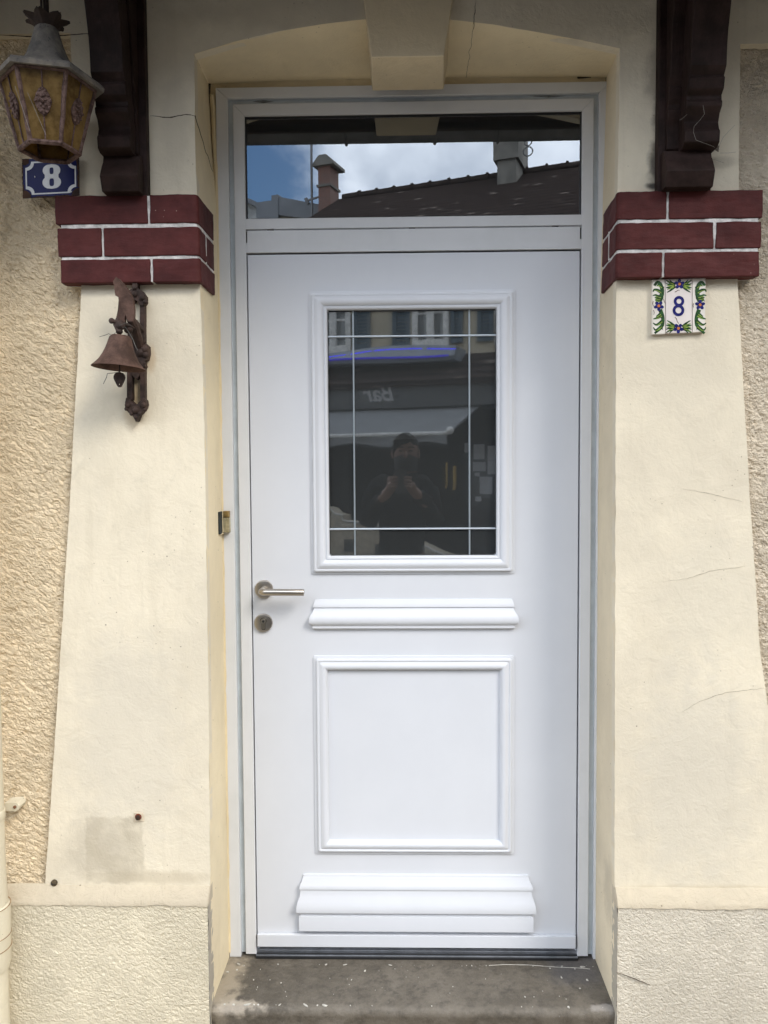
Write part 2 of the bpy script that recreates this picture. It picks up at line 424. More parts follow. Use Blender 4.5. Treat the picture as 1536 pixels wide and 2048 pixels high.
# reveals (the sides of the doorway)
def reveal(front, back, name, sgn):
    b = MB()
    def P(u, v):
        z = lerp(-0.22, lerp(2.446, 2.4755, u), v)
        x = lerp(interp(front, z), interp(back, z), u)
        x += noise.noise(Vector((u * 2, z * 6, sgn * 4))) * 0.0008
        return (x, lerp(F, 0.03, u), z)
    b.grid(P, 10, 120)
    return obj(name, b, m_reveal if sgn < 0 else m_reveal2, house)
m_reveal2 = cream_mat('cream_reveal_paint_worn', (0.70, 0.605, 0.44), 0.4, stains_and_dimming=[
    (W(1221, 1780, -0.15), (0.05, 0.07, 0.12), (0.3, 0.26, 0.2), 0.35)])
reveal(L_FRONT, L_BACK, 'reveal', -1)
reveal(R_FRONT, R_BACK, 'reveal', 1)
# soffit of the arch
b = MB()
def SOF(u, v):
    x = lerp(-0.5544, 0.5164, u); z = interp(ARCH, x)
    xb = lerp(-0.5705, 0.5388, u)
    w = v ** 0.9
    return (lerp(x, xb, v), lerp(F, 0.03, v), lerp(z, 2.4765, w) + noise.noise(Vector((x * 7, v * 3, 5))) * 0.0012)
b.grid(SOF, 60, 16)
obj('arch_soffit', b, m_reveal, house)
# keystone
b = MB(); yk = -0.226
kz = pt(742, 115, yk).z
kb = ptz(745, 182, kz).y
x0b, x1b = pt(742, 115, yk).x, pt(888, 115, yk).x
sl0 = pt(728, 0, yk); sl1 = pt(905, 0, yk)
dx0 = (sl0.x - x0b) / (sl0.z - kz); dx1 = (sl1.x - x1b) / (sl1.z - kz)
H = 0.62
front = [(x0b, kz), (x1b, kz), (x1b + dx1 * H, kz + H), (x0b + dx0 * H, kz + H)]
xb0, xb1 = ptz(745, 182, kz).x, ptz(887, 180, kz).x
vs = [(x, yk, z) for x, z in front] + [(xb0, kb, kz), (xb1, kb, kz), (xb1 + dx1 * H, kb, kz + H), (xb0 + dx0 * H, kb, kz + H)]
b.add(vs, [(0, 1, 2, 3), (4, 7, 6, 5), (0, 4, 5, 1), (1, 5, 6, 2), (2, 6, 7, 3), (3, 7, 4, 0)])
m_key = cream_mat('keystone_plaster', (0.68, 0.575, 0.40), 0.6)  # yellowed too, carrying the warm bounce light in its colour
obj('keystone', b, m_key, house, bevel=0.003)

# dark gaps where frame and stone do not meet, at the two upper corners
m_gap = simple('dark_dusty_gap', (0.055, 0.042, 0.025), 0.95, var=0.6, vs=60)
m_bead = cream_mat('mortar_bead', (0.70, 0.58, 0.37), 0.8)
def strip(name, pl, y, mat, parent, th=0.004, seed=0, amp=0.002):
    b = MB(); b.prism(rag(pl, 0.008, amp, seed), y, y + th); return obj(name, b, mat, parent)
b = MB()
b.box(-0.60, -0.5475, 0.006, 0.04, -0.1, 2.50); b.box(0.5247, 0.58, 0.006, 0.04, -0.1, 2.50); b.box(-0.5475, 0.5247, 0.006, 0.04, 2.4585, 2.50)
obj('mortar_backing', b, m_bead, house)
strip('frame_gap', [xz(413, 155, 0.003), xz(470, 152, 0.003), xz(512, 155, 0.003), xz(508, 163, 0.003), xz(450, 164, 0.003), xz(421, 165, 0.003), xz(419, 215, 0.003), xz(421, 262, 0.003), xz(414, 235, 0.003)], 0.001, m_gap, house, seed=3)
strip('frame_gap', [xz(1152, 148, 0.003), xz(1180, 144, 0.003), xz(1219, 145, 0.003), xz(1218, 175, 0.003), xz(1214, 215, 0.003), xz(1211, 175, 0.003), xz(1212, 152, 0.003), xz(1180, 155, 0.003), xz(1156, 157, 0.003)], 0.001, m_gap, house, seed=5)
# bead of filler along the left of the frame
b = MB()
pts = [(-0.5488 + noise.noise(Vector((z * 9, 0, 0))) * 0.0015 - (0.010 if z > 2.2 else 0) * (z - 2.2) / 0.25, -0.002, z) for z in [-0.02 + k * 0.02 for k in range(124)]]
b.tube(pts, [0.0065 + noise.noise(Vector((p[2] * 23, 4, 0))) * 0.0025 for p in pts], 8)
obj('mortar_bead', b, m_bead, house)

# cracks in the plaster
m_crack = simple('crack_dark', (0.09, 0.07, 0.05), 0.95, var=0.4, vs=90)
m_hairline = simple('hairline_crack', (0.44, 0.385, 0.30), 0.95, var=0.3, vs=60)
def crack(pts_px, y=F, w=0.0012, seed=1, wob=0.004, mat=None):
    p = [Vector(pt(a, c, y)) for a, c in pts_px]; q = []
    for a, c in zip(p, p[1:]):
        k = max(2, int((c - a).length / 0.006))
        for j in range(k):
            v = a.lerp(c, j / k); n_ = noise.noise_vector(Vector((v.x * 70, v.z * 70, seed)))
            q.append(v + Vector((n_.x, 0, n_.y)) * wob * 0.5)
    q.append(p[-1])
    b = MB(); n = len(q)
    for i in range(n - 1):
        ww = w * (0.5 + 0.8 * abs(noise.noise(Vector((i * 0.31, seed, 0))))) * (0.4 + 1.2 * math.sin(math.pi * (i + 0.5) / n))
        d = (q[i + 1] - q[i]).normalized(); s = Vector((-d.z, 0, d.x)) * ww * 0.5
        o = Vector((0, -0.0006, 0)); e = Vector((0, 0.0008, 0))
        b.add([q[i] - s + o, q[i + 1] - s + o, q[i + 1] + s + o, q[i] + s + o, q[i] - s + e, q[i + 1] - s + e, q[i + 1] + s + e, q[i] + s + e],
              [(0, 1, 2, 3), (0, 4, 5, 1), (3, 2, 6, 7)])
    obj('crack', b, mat or m_crack, house)
crack([(300, 232), (340, 235), (372, 229), (392, 232)], w=0.0024, seed=2)
crack([(0, 70), (80, 74), (195, 66)], w=0.0028, seed=3, wob=0.001)
crack([(952, 0), (946, 60), (938, 40)][:2], w=0.0013, seed=4)
crack([(1365, 978), (1410, 985), (1484, 1003)], w=0.0010, seed=5, mat=m_hairline)
crack([(1330, 1163), (1375, 1157), (1420, 1142), (1490, 1133)], w=0.0011, seed=6, mat=m_hairline)
crack([(1363, 1424), (1400, 1402), (1450, 1385), (1528, 1376)], w=0.0012, seed=7, mat=m_hairline)
crack([(1233, 1944), (1275, 1960), (1300, 1970)], y=-0.241, w=0.002, seed=9)
# crack across the soffit and down the left reveal
b = MB()
pts = []
for k in range(30):
    t = k / 29; u = lerp((pt(948, 40, F).x + 0.5544) / 1.0708, (pt(933, 160, 0).x + 0.5705) / 1.1093, t)
    p = SOF(u, t * 0.9); pts.append((p[0] + noise.noise(Vector((t * 9, 0, 3))) * 0.006, p[1], p[2] - 0.0004))
b.tube(pts, 0.0005, 5)
obj('crack', b, m_crack, house)
b = MB(); pts = []
for k in range(16):
    t = k / 15; z = lerp(2.292, 2.225, t) + noise.noise(Vector((t * 6, 1, 2))) * 0.008; y = lerp(F, -0.02, t)
    pts.append((lerp(interp(L_FRONT, z), interp(L_BACK, z), (y - F) / (0.03 - F)) + 0.0006, y, z))
b.tube(pts, [0.0016 * (1 - 0.7 * k / 15) for k in range(16)], 5)
obj('crack', b, m_crack, house)

# ------------------------------------------------------------------ maroon brick bands
tmar = NT('maroon_brick_paint')
c = tmar.mix(tmar.ramp(tmar.noise(7, 8, 0.72), 0.32, 0.70), (0.050, 0.0125, 0.0120), (0.096, 0.0245, 0.0225))
c = tmar.mix(tmar.math('MULTIPLY', tmar.ramp(tmar.voro(48), 0.09, 0.03), tmar.ramp(tmar.noise(6, 3), 0.56, 0.62)), c, (0.30, 0.20, 0.17))
c = tmar.mix(tmar.ramp(tmar.noise(4.5, 8, 0.75), 0.58, 0.8, 0, 0.35), c, (0.125, 0.056, 0.05))
nb = tmar.bump(tmar.noise(60, 5, 0.6, 0, tmar.mapping(scale=(0.45, 1, 1.4))), 0.5, 0.003)
nb = tmar.bump(tmar.noise(260, 4), 0.3, 0.0012, nb)
m_maroon = tmar.done(tmar.bsdf(c, 0.6, 0, nb, 0.15))
m_joint = simple('white_joint_paint', (0.60, 0.575, 0.55), 0.8, var=0.35, vs=45, bump=0.4, bs=180, bd=0.002)
BY = -0.2375
def band(side):
    s = -1 if side == 'l' else 1
    if s < 0:
        rows = [(447, 390), (512, 455), (565, 518)]; outer = [110, 115, 121]; joints = [[297], [205], [303]]; cx = 388
        zs = [(pt(250, t_, BY).z, pt(250, b_, BY).z) for b_, t_ in rows]
    else:
        rows = [(437, 381), (497, 444), (554, 504)]; outer = [1526, 1523, 1519]; joints = [[1336], [1430], [1327]]; cx = 1240
        zs = [(pt(1380, t_, BY).z, pt(1380, b_, BY).z) for b_, t_ in rows]
    fr = L_FRONT if s < 0 else R_FRONT; bk = L_BACK if s < 0 else R_BACK
    par = bpy.data.objects.new('brick_band', None); COL.objects.link(par); par.parent = house
    core = MB(); bricks = MB()
    ztop, zbot = zs[0][0], zs[2][1]
    def inner_x(z, y, off): return lerp(interp(fr, z), interp(bk, z), (y - F) / (0.03 - F)) - s * off
    def wedge(mb, xo, z0, z1, yf, off, front_x=None, ye=(-0.075 if s < 0 else -0.058), jit=0, amp=0.0, inner=True):
        "a block from outer x to the doorway side, following the slightly splayed reveal"
        nseg = 10
        for part in (0,):
            xi_f = (lambda z: inner_x(z, F, off)) if front_x is None else (lambda z: front_x)
            xi_b = (lambda z: inner_x(z, ye, off)) if front_x is None else (lambda z: front_x)
            rr = 0.008 if (front_x is None) else 0.0
            sec = lambda z: ([(xo, yf), (xi_f(z) + s * rr, yf), (xi_f(z) + s * rr * 0.3, yf + rr * 0.3), (xi_f(z), yf + rr)] if rr else [(xo, yf), (xi_f(z), yf)]) + [(xi_b(z), ye if rr else F + 0.012), (xo, ye if rr else F + 0.012)]
            r0 = [(x, y, z0) for x, y in sec(z0)]; r1 = [(x, y, z1) for x, y in sec(z1)]
            if s > 0: pass
            mb.rings([r0, r1], True)
    xo_core = pt(outer[2], rows[2][0], BY).x - s * 0.004
    wedge(core, xo_core, zbot + 0.002, ztop - 0.002, BY + 0.0035, 0.0045)
    for k, (zt, zb) in enumerate(zs):
        xo = pt(outer[k], (rows[k][0] + rows[k][1]) / 2, BY).x
        jx = [pt(j, (rows[k][0] + rows[k][1]) / 2, BY).x for j in joints[k]]
        jw = 0.0029
        edges = [xo] + jx
        for i, e in enumerate(edges):
            a = e if i == 0 else e - s * jw
            if i < len(edges) - 1:
                wedge(bricks, a, zb, zt, BY, 0, front_x=edges[i + 1] + s * jw)
            else:
                wedge(bricks, a, zb, zt, BY, 0.0075)
    obj('mortar', core, m_joint, par)
    # hand-painted edges: cut each course finely and let it wander
    ob = obj('bricks', bricks, m_maroon, par, bevel=0.0024, smooth=True)
    sm = ob.modifiers.new('cut', 'SUBSURF'); sm.subdivision_type = 'SIMPLE'; sm.levels = 4; sm.render_levels = 4
    bt_ = bpy.data.textures.new('hand_made_edges', 'CLOUDS'); bt_.noise_scale = 0.03; bt_.noise_depth = 3
    bd_ = ob.modifiers.new('wobble', 'DISPLACE'); bd_.texture = bt_; bd_.strength = 0.0042; bd_.mid_level = 0.5; bd_.texture_coords = 'GLOBAL'
    # short upright joint on the doorway side of the middle course
    zt, zb = zs[1]; b = MB()
    y = (-0.165 if s < 0 else -0.148); x = inner_x((zt + zb) / 2, y, 0.0084)
    b.box(min(x, x + s * 0.006), max(x, x + s * 0.006), y - 0.003, y + 0.003, zb - 0.004, zt + 0.004)
    obj('mortar', b, m_joint, par)
    # cream underside / top dust line
    return zs
zl = band('l'); zr = band('r')

# hall behind the door: dark closed room
b = MB()
b.box(-0.75, 0.75, 0.075, 3.0, -0.03, 2.6); b.f = [f for f in b.f if f != (0, 4, 5, 1)]; b.mi = b.mi[:5]
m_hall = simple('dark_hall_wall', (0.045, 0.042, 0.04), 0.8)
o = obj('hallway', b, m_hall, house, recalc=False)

# ================================================================== DOOR
tw = NT('white_lacquer')
nw = tw.bump(tw.noise(900, 2), 0.06, 0.0004)
cw = tw.mix(tw.ramp(tw.noise(5, 6, 0.6), 0.35, 0.7), (0.608, 0.624, 0.664), (0.628, 0.644, 0.684))
m_white = tw.done(tw.bsdf(cw, 0.38, 0, nw, 0.4))
tf = NT('white_frame_coating')
cf = tf.mix(tf.ramp(tf.noise(7, 7, 0.65), 0.4, 0.75), (0.64, 0.648, 0.665), (0.595, 0.607, 0.62))
m_frame = tf.done(tf.bsdf(cf, 0.4, 0, None, 0.4))
m_groove = simple('frame_groove_coating', (0.52, 0.565, 0.585), 0.45, var=0.12, vs=14)
m_dark = simple('black_gasket', (0.012, 0.012, 0.013), 0.6)
m_steel = None
ts = NT('brushed_steel')
ns = ts.bump(ts.noise(90, 3, 0.6, 0, ts.mapping(scale=(1, 30, 30))), 0.08, 0.0006)
m_steel = ts.done(ts.bsdf((0.47, 0.43, 0.38), 0.28, 1.0, ns))
m_alu = simple('threshold_aluminium', (0.50, 0.52, 0.56), 0.35, 1.0, var=0.15, vs=30)
m_lead = simple('sky_lit_bar_metal', (0.60, 0.66, 0.73), 0.30, 0.35, var=0.06)  # horizontal bars: pale base colour stands in for the sky they mirror

m_lead2 = simple('shaded_bar_metal', (0.36, 0.41, 0.45), 0.35, 0.5, var=0.06)  # same metal painted darker for the uprights, which mirror no sky
def glass(name, fres, tint, dark=None, rough=0.0, dust_haze=0.0):
    "a coated pane: part mirror by angle, the rest see-through (or, for the rear pane, a diffuse tint lifting the blacks like haze)"
    t = NT(name)
    fr = t.node('ShaderNodeFresnel'); fr.inputs['IOR'].default_value = fres
    gl = t.node('ShaderNodeBsdfGlossy'); gl.inputs['Roughness'].default_value = rough; gl.inputs['Color'].default_value = (0.92, 0.96, 1.0, 1)
    tr = t.node('ShaderNodeBsdfTransparent'); tr.inputs['Color'].default_value = (*tint, 1)
    wob = t.bump(t.noise(3.2, 1), 0.012, 0.01); t.l.new(wob, gl.inputs['Normal'])
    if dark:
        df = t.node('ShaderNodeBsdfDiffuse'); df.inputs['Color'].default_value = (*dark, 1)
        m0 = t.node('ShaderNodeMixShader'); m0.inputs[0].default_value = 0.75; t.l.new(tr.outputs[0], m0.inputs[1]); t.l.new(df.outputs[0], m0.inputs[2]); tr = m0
    mixs = t.node('ShaderNodeMixShader'); t.l.new(fr.outputs[0], mixs.inputs[0]); t.l.new(tr.outputs[0], mixs.inputs[1]); t.l.new(gl.outputs[0], mixs.inputs[2])
    if dust_haze:
        dd = t.node('ShaderNodeBsdfDiffuse'); dd.inputs['Color'].default_value = (0.50, 0.53, 0.54, 1)
        md = t.node('ShaderNodeMixShader'); md.inputs[0].default_value = dust_haze; t.l.new(mixs.outputs[0], md.inputs[1]); t.l.new(dd.outputs[0], md.inputs[2]); mixs = md  # grey diffuse veil: dust film plus painted haze lifting the dark reflections
    return t.done(mixs.outputs[0])
m_pane1 = glass('outer_pane_glass', 3.1, (0.88, 0.90, 0.90), dust_haze=0.03)
m_pane3 = glass('door_pane_glass', 2.45, (0.88, 0.90, 0.90), rough=0.016, dust_haze=0.05)
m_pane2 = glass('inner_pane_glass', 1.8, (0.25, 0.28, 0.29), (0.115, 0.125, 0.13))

door = thing('front_door', 'white panelled front door with glazed upper half and transom window above', 'door')
# frame
XL, XR, ZT = -0.5473, 0.548, 2.4578
fr = bpy.data.objects.new('door_frame', None); COL.objects.link(fr); fr.parent = door
b = MB(); FY = -0.006
def ring_uprights(mb, a, c, y0, y1, z_bot, ztop_a, ztop_c):
    "mitred inverted U between offsets a (outer) and c (inner) from the frame's outer edge"
    for (xa, xc) in ((XL + a, XL + c), (XR_v - a, XR_v - c)):
        poly = [(xa, z_bot), (xc, z_bot), (xc, ztop_c), (xa, ztop_a)]
        mb.prism(poly, y0, y1)
    mb.prism([(XL + a, ztop_a), (XR_v - a, ztop_a), (XR_v - c, ztop_c), (XL + c, ztop_c)], y0, y1)
XR_v = 0.5485
ring_uprights(b, 0.0, 0.0335, FY, 0.06, -0.034, ZT, ZT - 0.0300)
obj('outer_frame', b, m_frame, fr, bevel=0.0018)
b = MB(); ring_uprights(b, 0.0305, 0.050, 0.007, 0.06, -0.026, ZT - 0.027, ZT - 0.047)
obj('frame_groove', b, m_groove, fr)
b = MB(); ring_uprights(b, 0.0475, 0.0790, FY + 0.001, 0.06, -0.026, ZT - 0.0445, ZT - 0.0767)
obj('inner_frame', b, m_frame, fr, bevel=0.0018)
xi0, xi1 = XL + 0.079, XR_v - 0.079          # clear opening -.4683 .. .4695
# transom rail
b = MB()
b.box(xi0 - 0.001, xi1 + 0.001, FY + 0.0015, 0.06, 2.0695, 2.0985)
b.box(xi0 - 0.001, xi1 + 0.001, FY + 0.004, 0.06, 2.0685, 2.0705)
b.box(xi0 + 0.0030, xi1 - 0.0045, FY + 0.001, 0.06, 2.0045, 2.0655)
b.box(xi0 - 0.001, xi1 + 0.001, 0.004, 0.06, 2.0045, 2.0705)
b.box(xi0 - 0.001, xi0 + 0.004, FY + 0.0018, 0.06, 2.0045, 2.032); b.box(xi1 - 0.0055, xi1 + 0.001, FY + 0.0018, 0.06, 2.0045, 2.032)
obj('transom_rail', b, m_frame, fr, bevel=0.0012)
b = MB()
for px in (541, 824, 1110):
    x = pt(px, 462, 0).x; b = MB(); b.box(x - 0.009, x + 0.009, -0.0035, 0.003, 2.0657, 2.0683); obj('drain_slot', b, m_dark, fr)
b = MB(); b.box(xi0 + 0.0002, xi0 + 0.0026, 0.001, 0.003, 2.034, 2.064); obj('end_gap', b, m_dark, fr); b = MB(); b.box(xi1 - 0.0040, xi1 - 0.0008, 0.001, 0.003, 2.034, 2.064)
obj('end_gap', b, m_dark, fr)
# faint dirty streaks on the head of the frame
m_streak = simple('grime_streak', (0.27, 0.28, 0.27), 0.8, var=0.4, vs=60)
for (p0, p1, py) in ((505, 548, 203), (1060, 1130, 192)):
    b = MB(); b.prism(rag([xz(p0, py, 0.006), xz((p0 + p1) / 2, py - 3, 0.006), xz(p1, py, 0.006), xz((p0 + p1) / 2, py + 3, 0.006)], 0.01, 0.0015, p0), 0.0062, 0.0068)
    obj('grime_streak', b, m_streak, fr)
# dark rebate behind the leaf
b = MB()
b.prism([[(xi0 - 0.002, -0.03), (xi1 + 0.002, -0.03), (xi1 + 0.002, 2.0046), (xi0 - 0.002, 2.0046)], [(xi0 + 0.03, 0.03), (xi0 + 0.03, 1.97), (xi1 - 0.03, 1.97), (xi1 - 0.03, 0.03)]], 0.053, 0.06)
obj('rebate', b, m_dark, fr)

# transom window
tr = bpy.data.objects.new('transom_window', None); COL.objects.link(tr); tr.parent = door
def bead(x0, x1, z0, z1, y0, y1, w, name, mat, par):
    b = MB(); b.prism([[(x0, z0), (x1, z0), (x1, z1), (x0, z1)], [(x0 + w, z0 + w), (x0 + w, z1 - w), (x1 - w, z1 - w), (x1 - w, z0 + w)]], y0, y1)
    return obj(name, b, mat, par)
bead(xi0 - 0.001, xi1 + 0.001, 2.098, 2.3825, 0.004, 0.052, 0.0035, 'gasket', m_dark, tr)
def pane(x0, x1, z0, z1, y, mat, par, tilt=(0, 0), name='pane', bow=0.0):
    b = MB(); cx, cz = (x0 + x1) / 2, (z0 + z1) / 2
    def P(u, v):
        x, z = lerp(x0, x1, u), lerp(z0, z1, v)
        return (x, y + (x - cx) * tilt[0] + (z - cz) * tilt[1] - bow * ((x - cx) ** 2 + (z - cz) ** 2), z)
    b.grid(P, 24, 24)
    return obj(name, b, mat, par, recalc=False)
pane(xi0, xi1, 2.098, 2.382, 0.010, m_pane1, tr)
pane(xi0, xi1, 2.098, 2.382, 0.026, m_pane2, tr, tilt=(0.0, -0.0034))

# leaf
leaf = bpy.data.objects.new('door_leaf', None); COL.objects.link(leaf); leaf.parent = door
GX0, GX1, GZ0, GZ1 = -0.2427, 0.2342, 1.1474, 1.8439
b = MB()
b.prism([[(-0.465, 0.0), (0.4652, 0.0), (0.4652, 1.9995), (-0.465, 1.9995)], list(reversed(roundrect(GX0, GX1, GZ0, GZ1, 0.007)))], 0.0, 0.052)
obj('leaf_panel', b, m_white, leaf, smooth=False)
def moulding(x0, x1, z0, z1, prof, name, par, r=0.007):
    rings = []
    for (ins, y) in prof:
        rings.append([(x, y, z) for x, z in roundrect(x0 + ins, x1 - ins, z0 + ins, z1 - ins, max(0.0025, r - ins * 0.12), 5)])
    b = MB(); b.rings(rings)
    return obj(name, b, m_white, par, angle=50)
W_OUT = 0.0525
moulding(GX0 - W_OUT, GX1 + W_OUT, GZ0 - W_OUT, GZ1 + W_OUT,
         [(0, 0.001), (0.0008, -0.0035), (0.0075, -0.0045), (0.0085, -0.0105), (0.0095, -0.012), (0.0145, -0.0125), (0.0160, -0.0115), (0.0175, -0.0120), (0.024, -0.0172), (0.030, -0.0185), (0.036, -0.0170), (0.041, -0.0125), (0.0435, -0.0085), (0.0445, -0.0085), (0.0450, -0.0105), (0.0505, -0.0105), (0.0525, -0.008), (0.0532, 0.012)],
         'window_moulding', leaf)
px0, px1, pz0, pz1 = -0.2925, 0.2862, 0.2755, 0.860
moulding(px0, px1, pz0, pz1,
         [(0, 0.001), (0.001, -0.004), (0.0085, -0.0055), (0.0098, -0.0105), (0.011, -0.0118), (0.0155, -0.0118), (0.0172, -0.0100), (0.019, -0.0108), (0.026, -0.0155), (0.032, -0.0160), (0.037, -0.0135), (0.0405, -0.0085), (0.0425, -0.002), (0.0432, 0.001)],
         'panel_moulding', leaf)
def cornice(name, x0, x1, prof, par):
    b = MB(); rings = [[(x0 - d, 0.001, z), (x0 - d, -d, z), (x1 + d, -d, z), (x1 + d, 0.001, z)] for z, d in prof]
    b.rings(rings, True)
    return obj(name, b, m_white, par, angle=28)
def zz(py): return pt(828, py, -0.01).z
def curve(prof, n=6):
    "smooth the listed (z,d) points with a Catmull-Rom pass where d changes gently"
    return prof
xm0, xm1 = pt(634, 1230, 0).x, pt(1021, 1230, 0).x
cornice('middle_moulding', xm0, xm1, [(zz(1199), 0.0002), (zz(1200), 0.004), (zz(1203), 0.0055), (zz(1208), 0.0085), (zz(1213), 0.0105), (zz(1214.5), 0.0105), (zz(1215.5), 0.0075), (zz(1219), 0.0085), (zz(1224), 0.0115), (zz(1229), 0.0165), (zz(1234), 0.0200), (zz(1240), 0.0215), (zz(1245), 0.0200), (zz(1249), 0.0155), (zz(1251), 0.0120), (zz(1252), 0.0120), (zz(1256), 0.0120), (zz(1257), 0.0090), (zz(1259), 0.006), (zz(1260), 0.0002)], leaf)
xb0_, xb1_ = pt(612, 1800, 0).x, pt(1052, 1800, 0).x
cornice('bottom_moulding', xb0_, xb1_, [(zz(1751), 0.0003), (zz(1752), 0.006), (zz(1757), 0.007), (zz(1758), 0.008), (zz(1763), 0.0095), (zz(1770), 0.0150), (zz(1774), 0.0170), (zz(1778), 0.0170), (zz(1779), 0.0140), (zz(1784), 0.0145), (zz(1792), 0.0165), (zz(1801), 0.0215), (zz(1810), 0.0250), (zz(1818), 0.0260), (zz(1822), 0.0250), (zz(1825), 0.0200), (zz(1826), 0.0125), (zz(1830), 0.0150), (zz(1831), 0.0185), (zz(1833), 0.0190), (zz(1860), 0.0190), (zz(1861), 0.018), (zz(1862), 0.0005)], leaf)
# weather bar
b = MB()
zb0, zb1 = 0.0012, pt(820, 1871, -0.012).z
b.prism([(-0.464, zb0), (0.4635, zb0), (0.4635, zb1), (-0.464, zb1)], -0.013, -0.001)
wb = obj('weather_bar', b, m_white, leaf, bevel=0.0015)
# glazing
bead(GX0 - 0.004, GX1 + 0.004, GZ0 - 0.004, GZ1 + 0.004, 0.006, 0.050, 0.0052, 'gasket', m_dark, leaf)
pane(GX0 - 0.003, GX1 + 0.003, GZ0 - 0.003, GZ1 + 0.003, 0.012, m_pane3, leaf)
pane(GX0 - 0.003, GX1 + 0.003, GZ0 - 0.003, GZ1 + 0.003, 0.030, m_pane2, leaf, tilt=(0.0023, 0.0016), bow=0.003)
for px_ in (708, 939):
    b = MB(); x = pt(px_, 860, 0.008).x; b.box(x - 0.0024, x + 0.0024, 0.0070, 0.0112, GZ0 + 0.0005, GZ1 - 0.0005)
    obj('glazing_bar', b, m_lead2, leaf, bevel=0.0014)
for a, c in ((675, 669), (1058, 1057)):
    z0_, z1_ = pt(656, a, 0.008).z, pt(993, c, 0.008).z; z = (z0_ + z1_) / 2
    b = MB(); b.box(GX0 + 0.0005, GX1 - 0.0005, 0.0050, 0.0115, z - 0.0024, z + 0.0024)
    obj('glazing_bar', b, m_lead, leaf, bevel=0.0018)

# handle
hd = bpy.data.objects.new('door_handle', None); COL.objects.link(hd); hd.parent = door
c1 = pt(528.5, 1178, 0)
b = MB(); b.lathe([(0.0262, 0.0), (0.0262, -0.0065), (0.0250, -0.0085), (0.0235, -0.009)], (c1.x, 0, c1.z), 'y', 48)
b.lathe([(0.0105, -0.008), (0.0105, -0.02)], (c1.x, 0, c1.z), 'y', 24)
obj('rosette', b, m_steel, hd)
lx0 = pt(523, 1183, -0.052); lx1 = pt(608, 1186, -0.052)
b = MB(); rl = 0.0098
zl_ = (lx0.z + lx1.z) / 2
pts = [(c1.x, -0.006, c1.z), (c1.x, -0.020, zl_ + 0.0006), (c1.x, -0.038, zl_)]
for k in range(7):
    a = math.pi / 2 * k / 6; pts.append((c1.x + 0.012 * (1 - math.cos(a)), -0.040 - 0.012 * math.sin(a), zl_))
pts += [(lx1.x - 0.001, -0.052, zl_ - 0.001), (lx1.x, -0.052, zl_ - 0.001)]
b.tube(pts, [rl] * (len(pts) - 1) + [rl * 0.93], 28)
obj('lever', b, m_steel, hd, angle=40)
lk = bpy.data.objects.new('door_lock', None); COL.objects.link(lk); lk.parent = door
c2 = pt(527.5, 1245, 0)
b = MB(); b.lathe([(0.0262, 0.0), (0.0262, -0.0065), (0.0250, -0.0085), (0.0235, -0.009)], (c2.x, 0, c2.z), 'y', 48)
obj('rosette', b, m_steel, lk)
key = [(0.0085 * math.cos(R(a)), 0.0055 + 0.0085 * math.sin(R(a))) for a in range(-50, 231, 14)] + [(-0.005, -0.015), (-0.003, -0.0178), (0.003, -0.0178), (0.005, -0.015)]
b = MB(); b.prism([(c2.x + 0.0005 + x * 1.12, c2.z + z * 1.1) for x, z in key], -0.0093, -0.002)
obj('cylinder_gap', b, m_dark, lk)
b = MB(); b.prism([(c2.x + 0.0005 + x, c2.z + z) for x, z in key], -0.0115, -0.002)
obj('lock_cylinder', b, simple('worn_brass_cylinder', (0.50, 0.45, 0.36), 0.3, 1.0), lk, bevel=0.0006)
b = MB(); b.lathe([(0.0058, -0.0112), (0.0058, -0.0122), (0.0050, -0.0124)], (c2.x + 0.0005, 0, c2.z + 0.0055), 'y', 24); obj('plug', b, m_steel, lk)
b = MB(); b.box(c2.x - 0.0012, c2.x + 0.0018, -0.0128, -0.0120, c2.z + 0.001, c2.z + 0.010); b.box(c2.x - 0.0036, c2.x + 0.004, -0.0128, -0.0120, c2.z + 0.0045, c2.z + 0.0066); obj('keyway', b, m_dark, lk)
# threshold
b = MB()
xt0, xt1 = -0.4685, 0.4695
b.prism([(-0.012, -0.0285), (-0.012, -0.0238), (-0.009, -0.0230), (-0.006, -0.0255), (0.002, -0.0255), (0.0025, -0.0165), (0.005, -0.0160), (0.0085, -0.0125), (0.03, -0.0125), (0.03, -0.0285)], xt0, xt1, frame=lambda y, z, x: (x, y, z))
obj('threshold', b, m_alu, door, bevel=0.0005)
b = MB(); b.box(xt0, xt1, -0.0150, -0.0123, -0.033, -0.0275); b.box(xt0, xt1, -0.0045, 0.0015, -0.0275, -0.0245); b.box(xt0, xt1, 0.0090, 0.03, -0.0123, -0.0085)
b.box(XL, XL + 0.078, -0.004, 0.05, -0.0385, -0.0342)
obj('threshold_seal', b, m_dark, door)

# ================================================================== DOOR STEP
t = NT('worn_stone')
c = t.mix(t.ramp(t.noise(3.0, 8, 0.65, 0.3), 0.32, 0.7), (0.086, 0.073, 0.056), (0.168, 0.145, 0.115))
c = t.mix(t.ramp(t.noise(8, 6, 0.7), 0.5, 0.75, 0, 0.55), c, (0.165, 0.146, 0.122))
c = t.mix(t.ramp(t.noise(42, 8, 0.72), 0.42, 0.70, 0, 0.7), c, (0.055, 0.047, 0.038))
c = t.mix(t.ramp(t.noise(130, 5, 0.7), 0.58, 0.75, 0, 0.6), c, (0.21, 0.19, 0.165))
c = t.mix(t.ramp(t.noise(5.3, 7, 0.7, 0.5), 0.55, 0.72, 0, 0.75), c, (0.055, 0.044, 0.032))
sp = t.node('ShaderNodeSeparateXYZ'); t.l.new(t.geo, sp.inputs[0])
c = t.mix(t.math('MULTIPLY', t.blob((-0.53, -0.12, -0.03), (0.06, 0.16, 0.1), 24, 2.0), 0.7), c, (0.40, 0.34, 0.255))
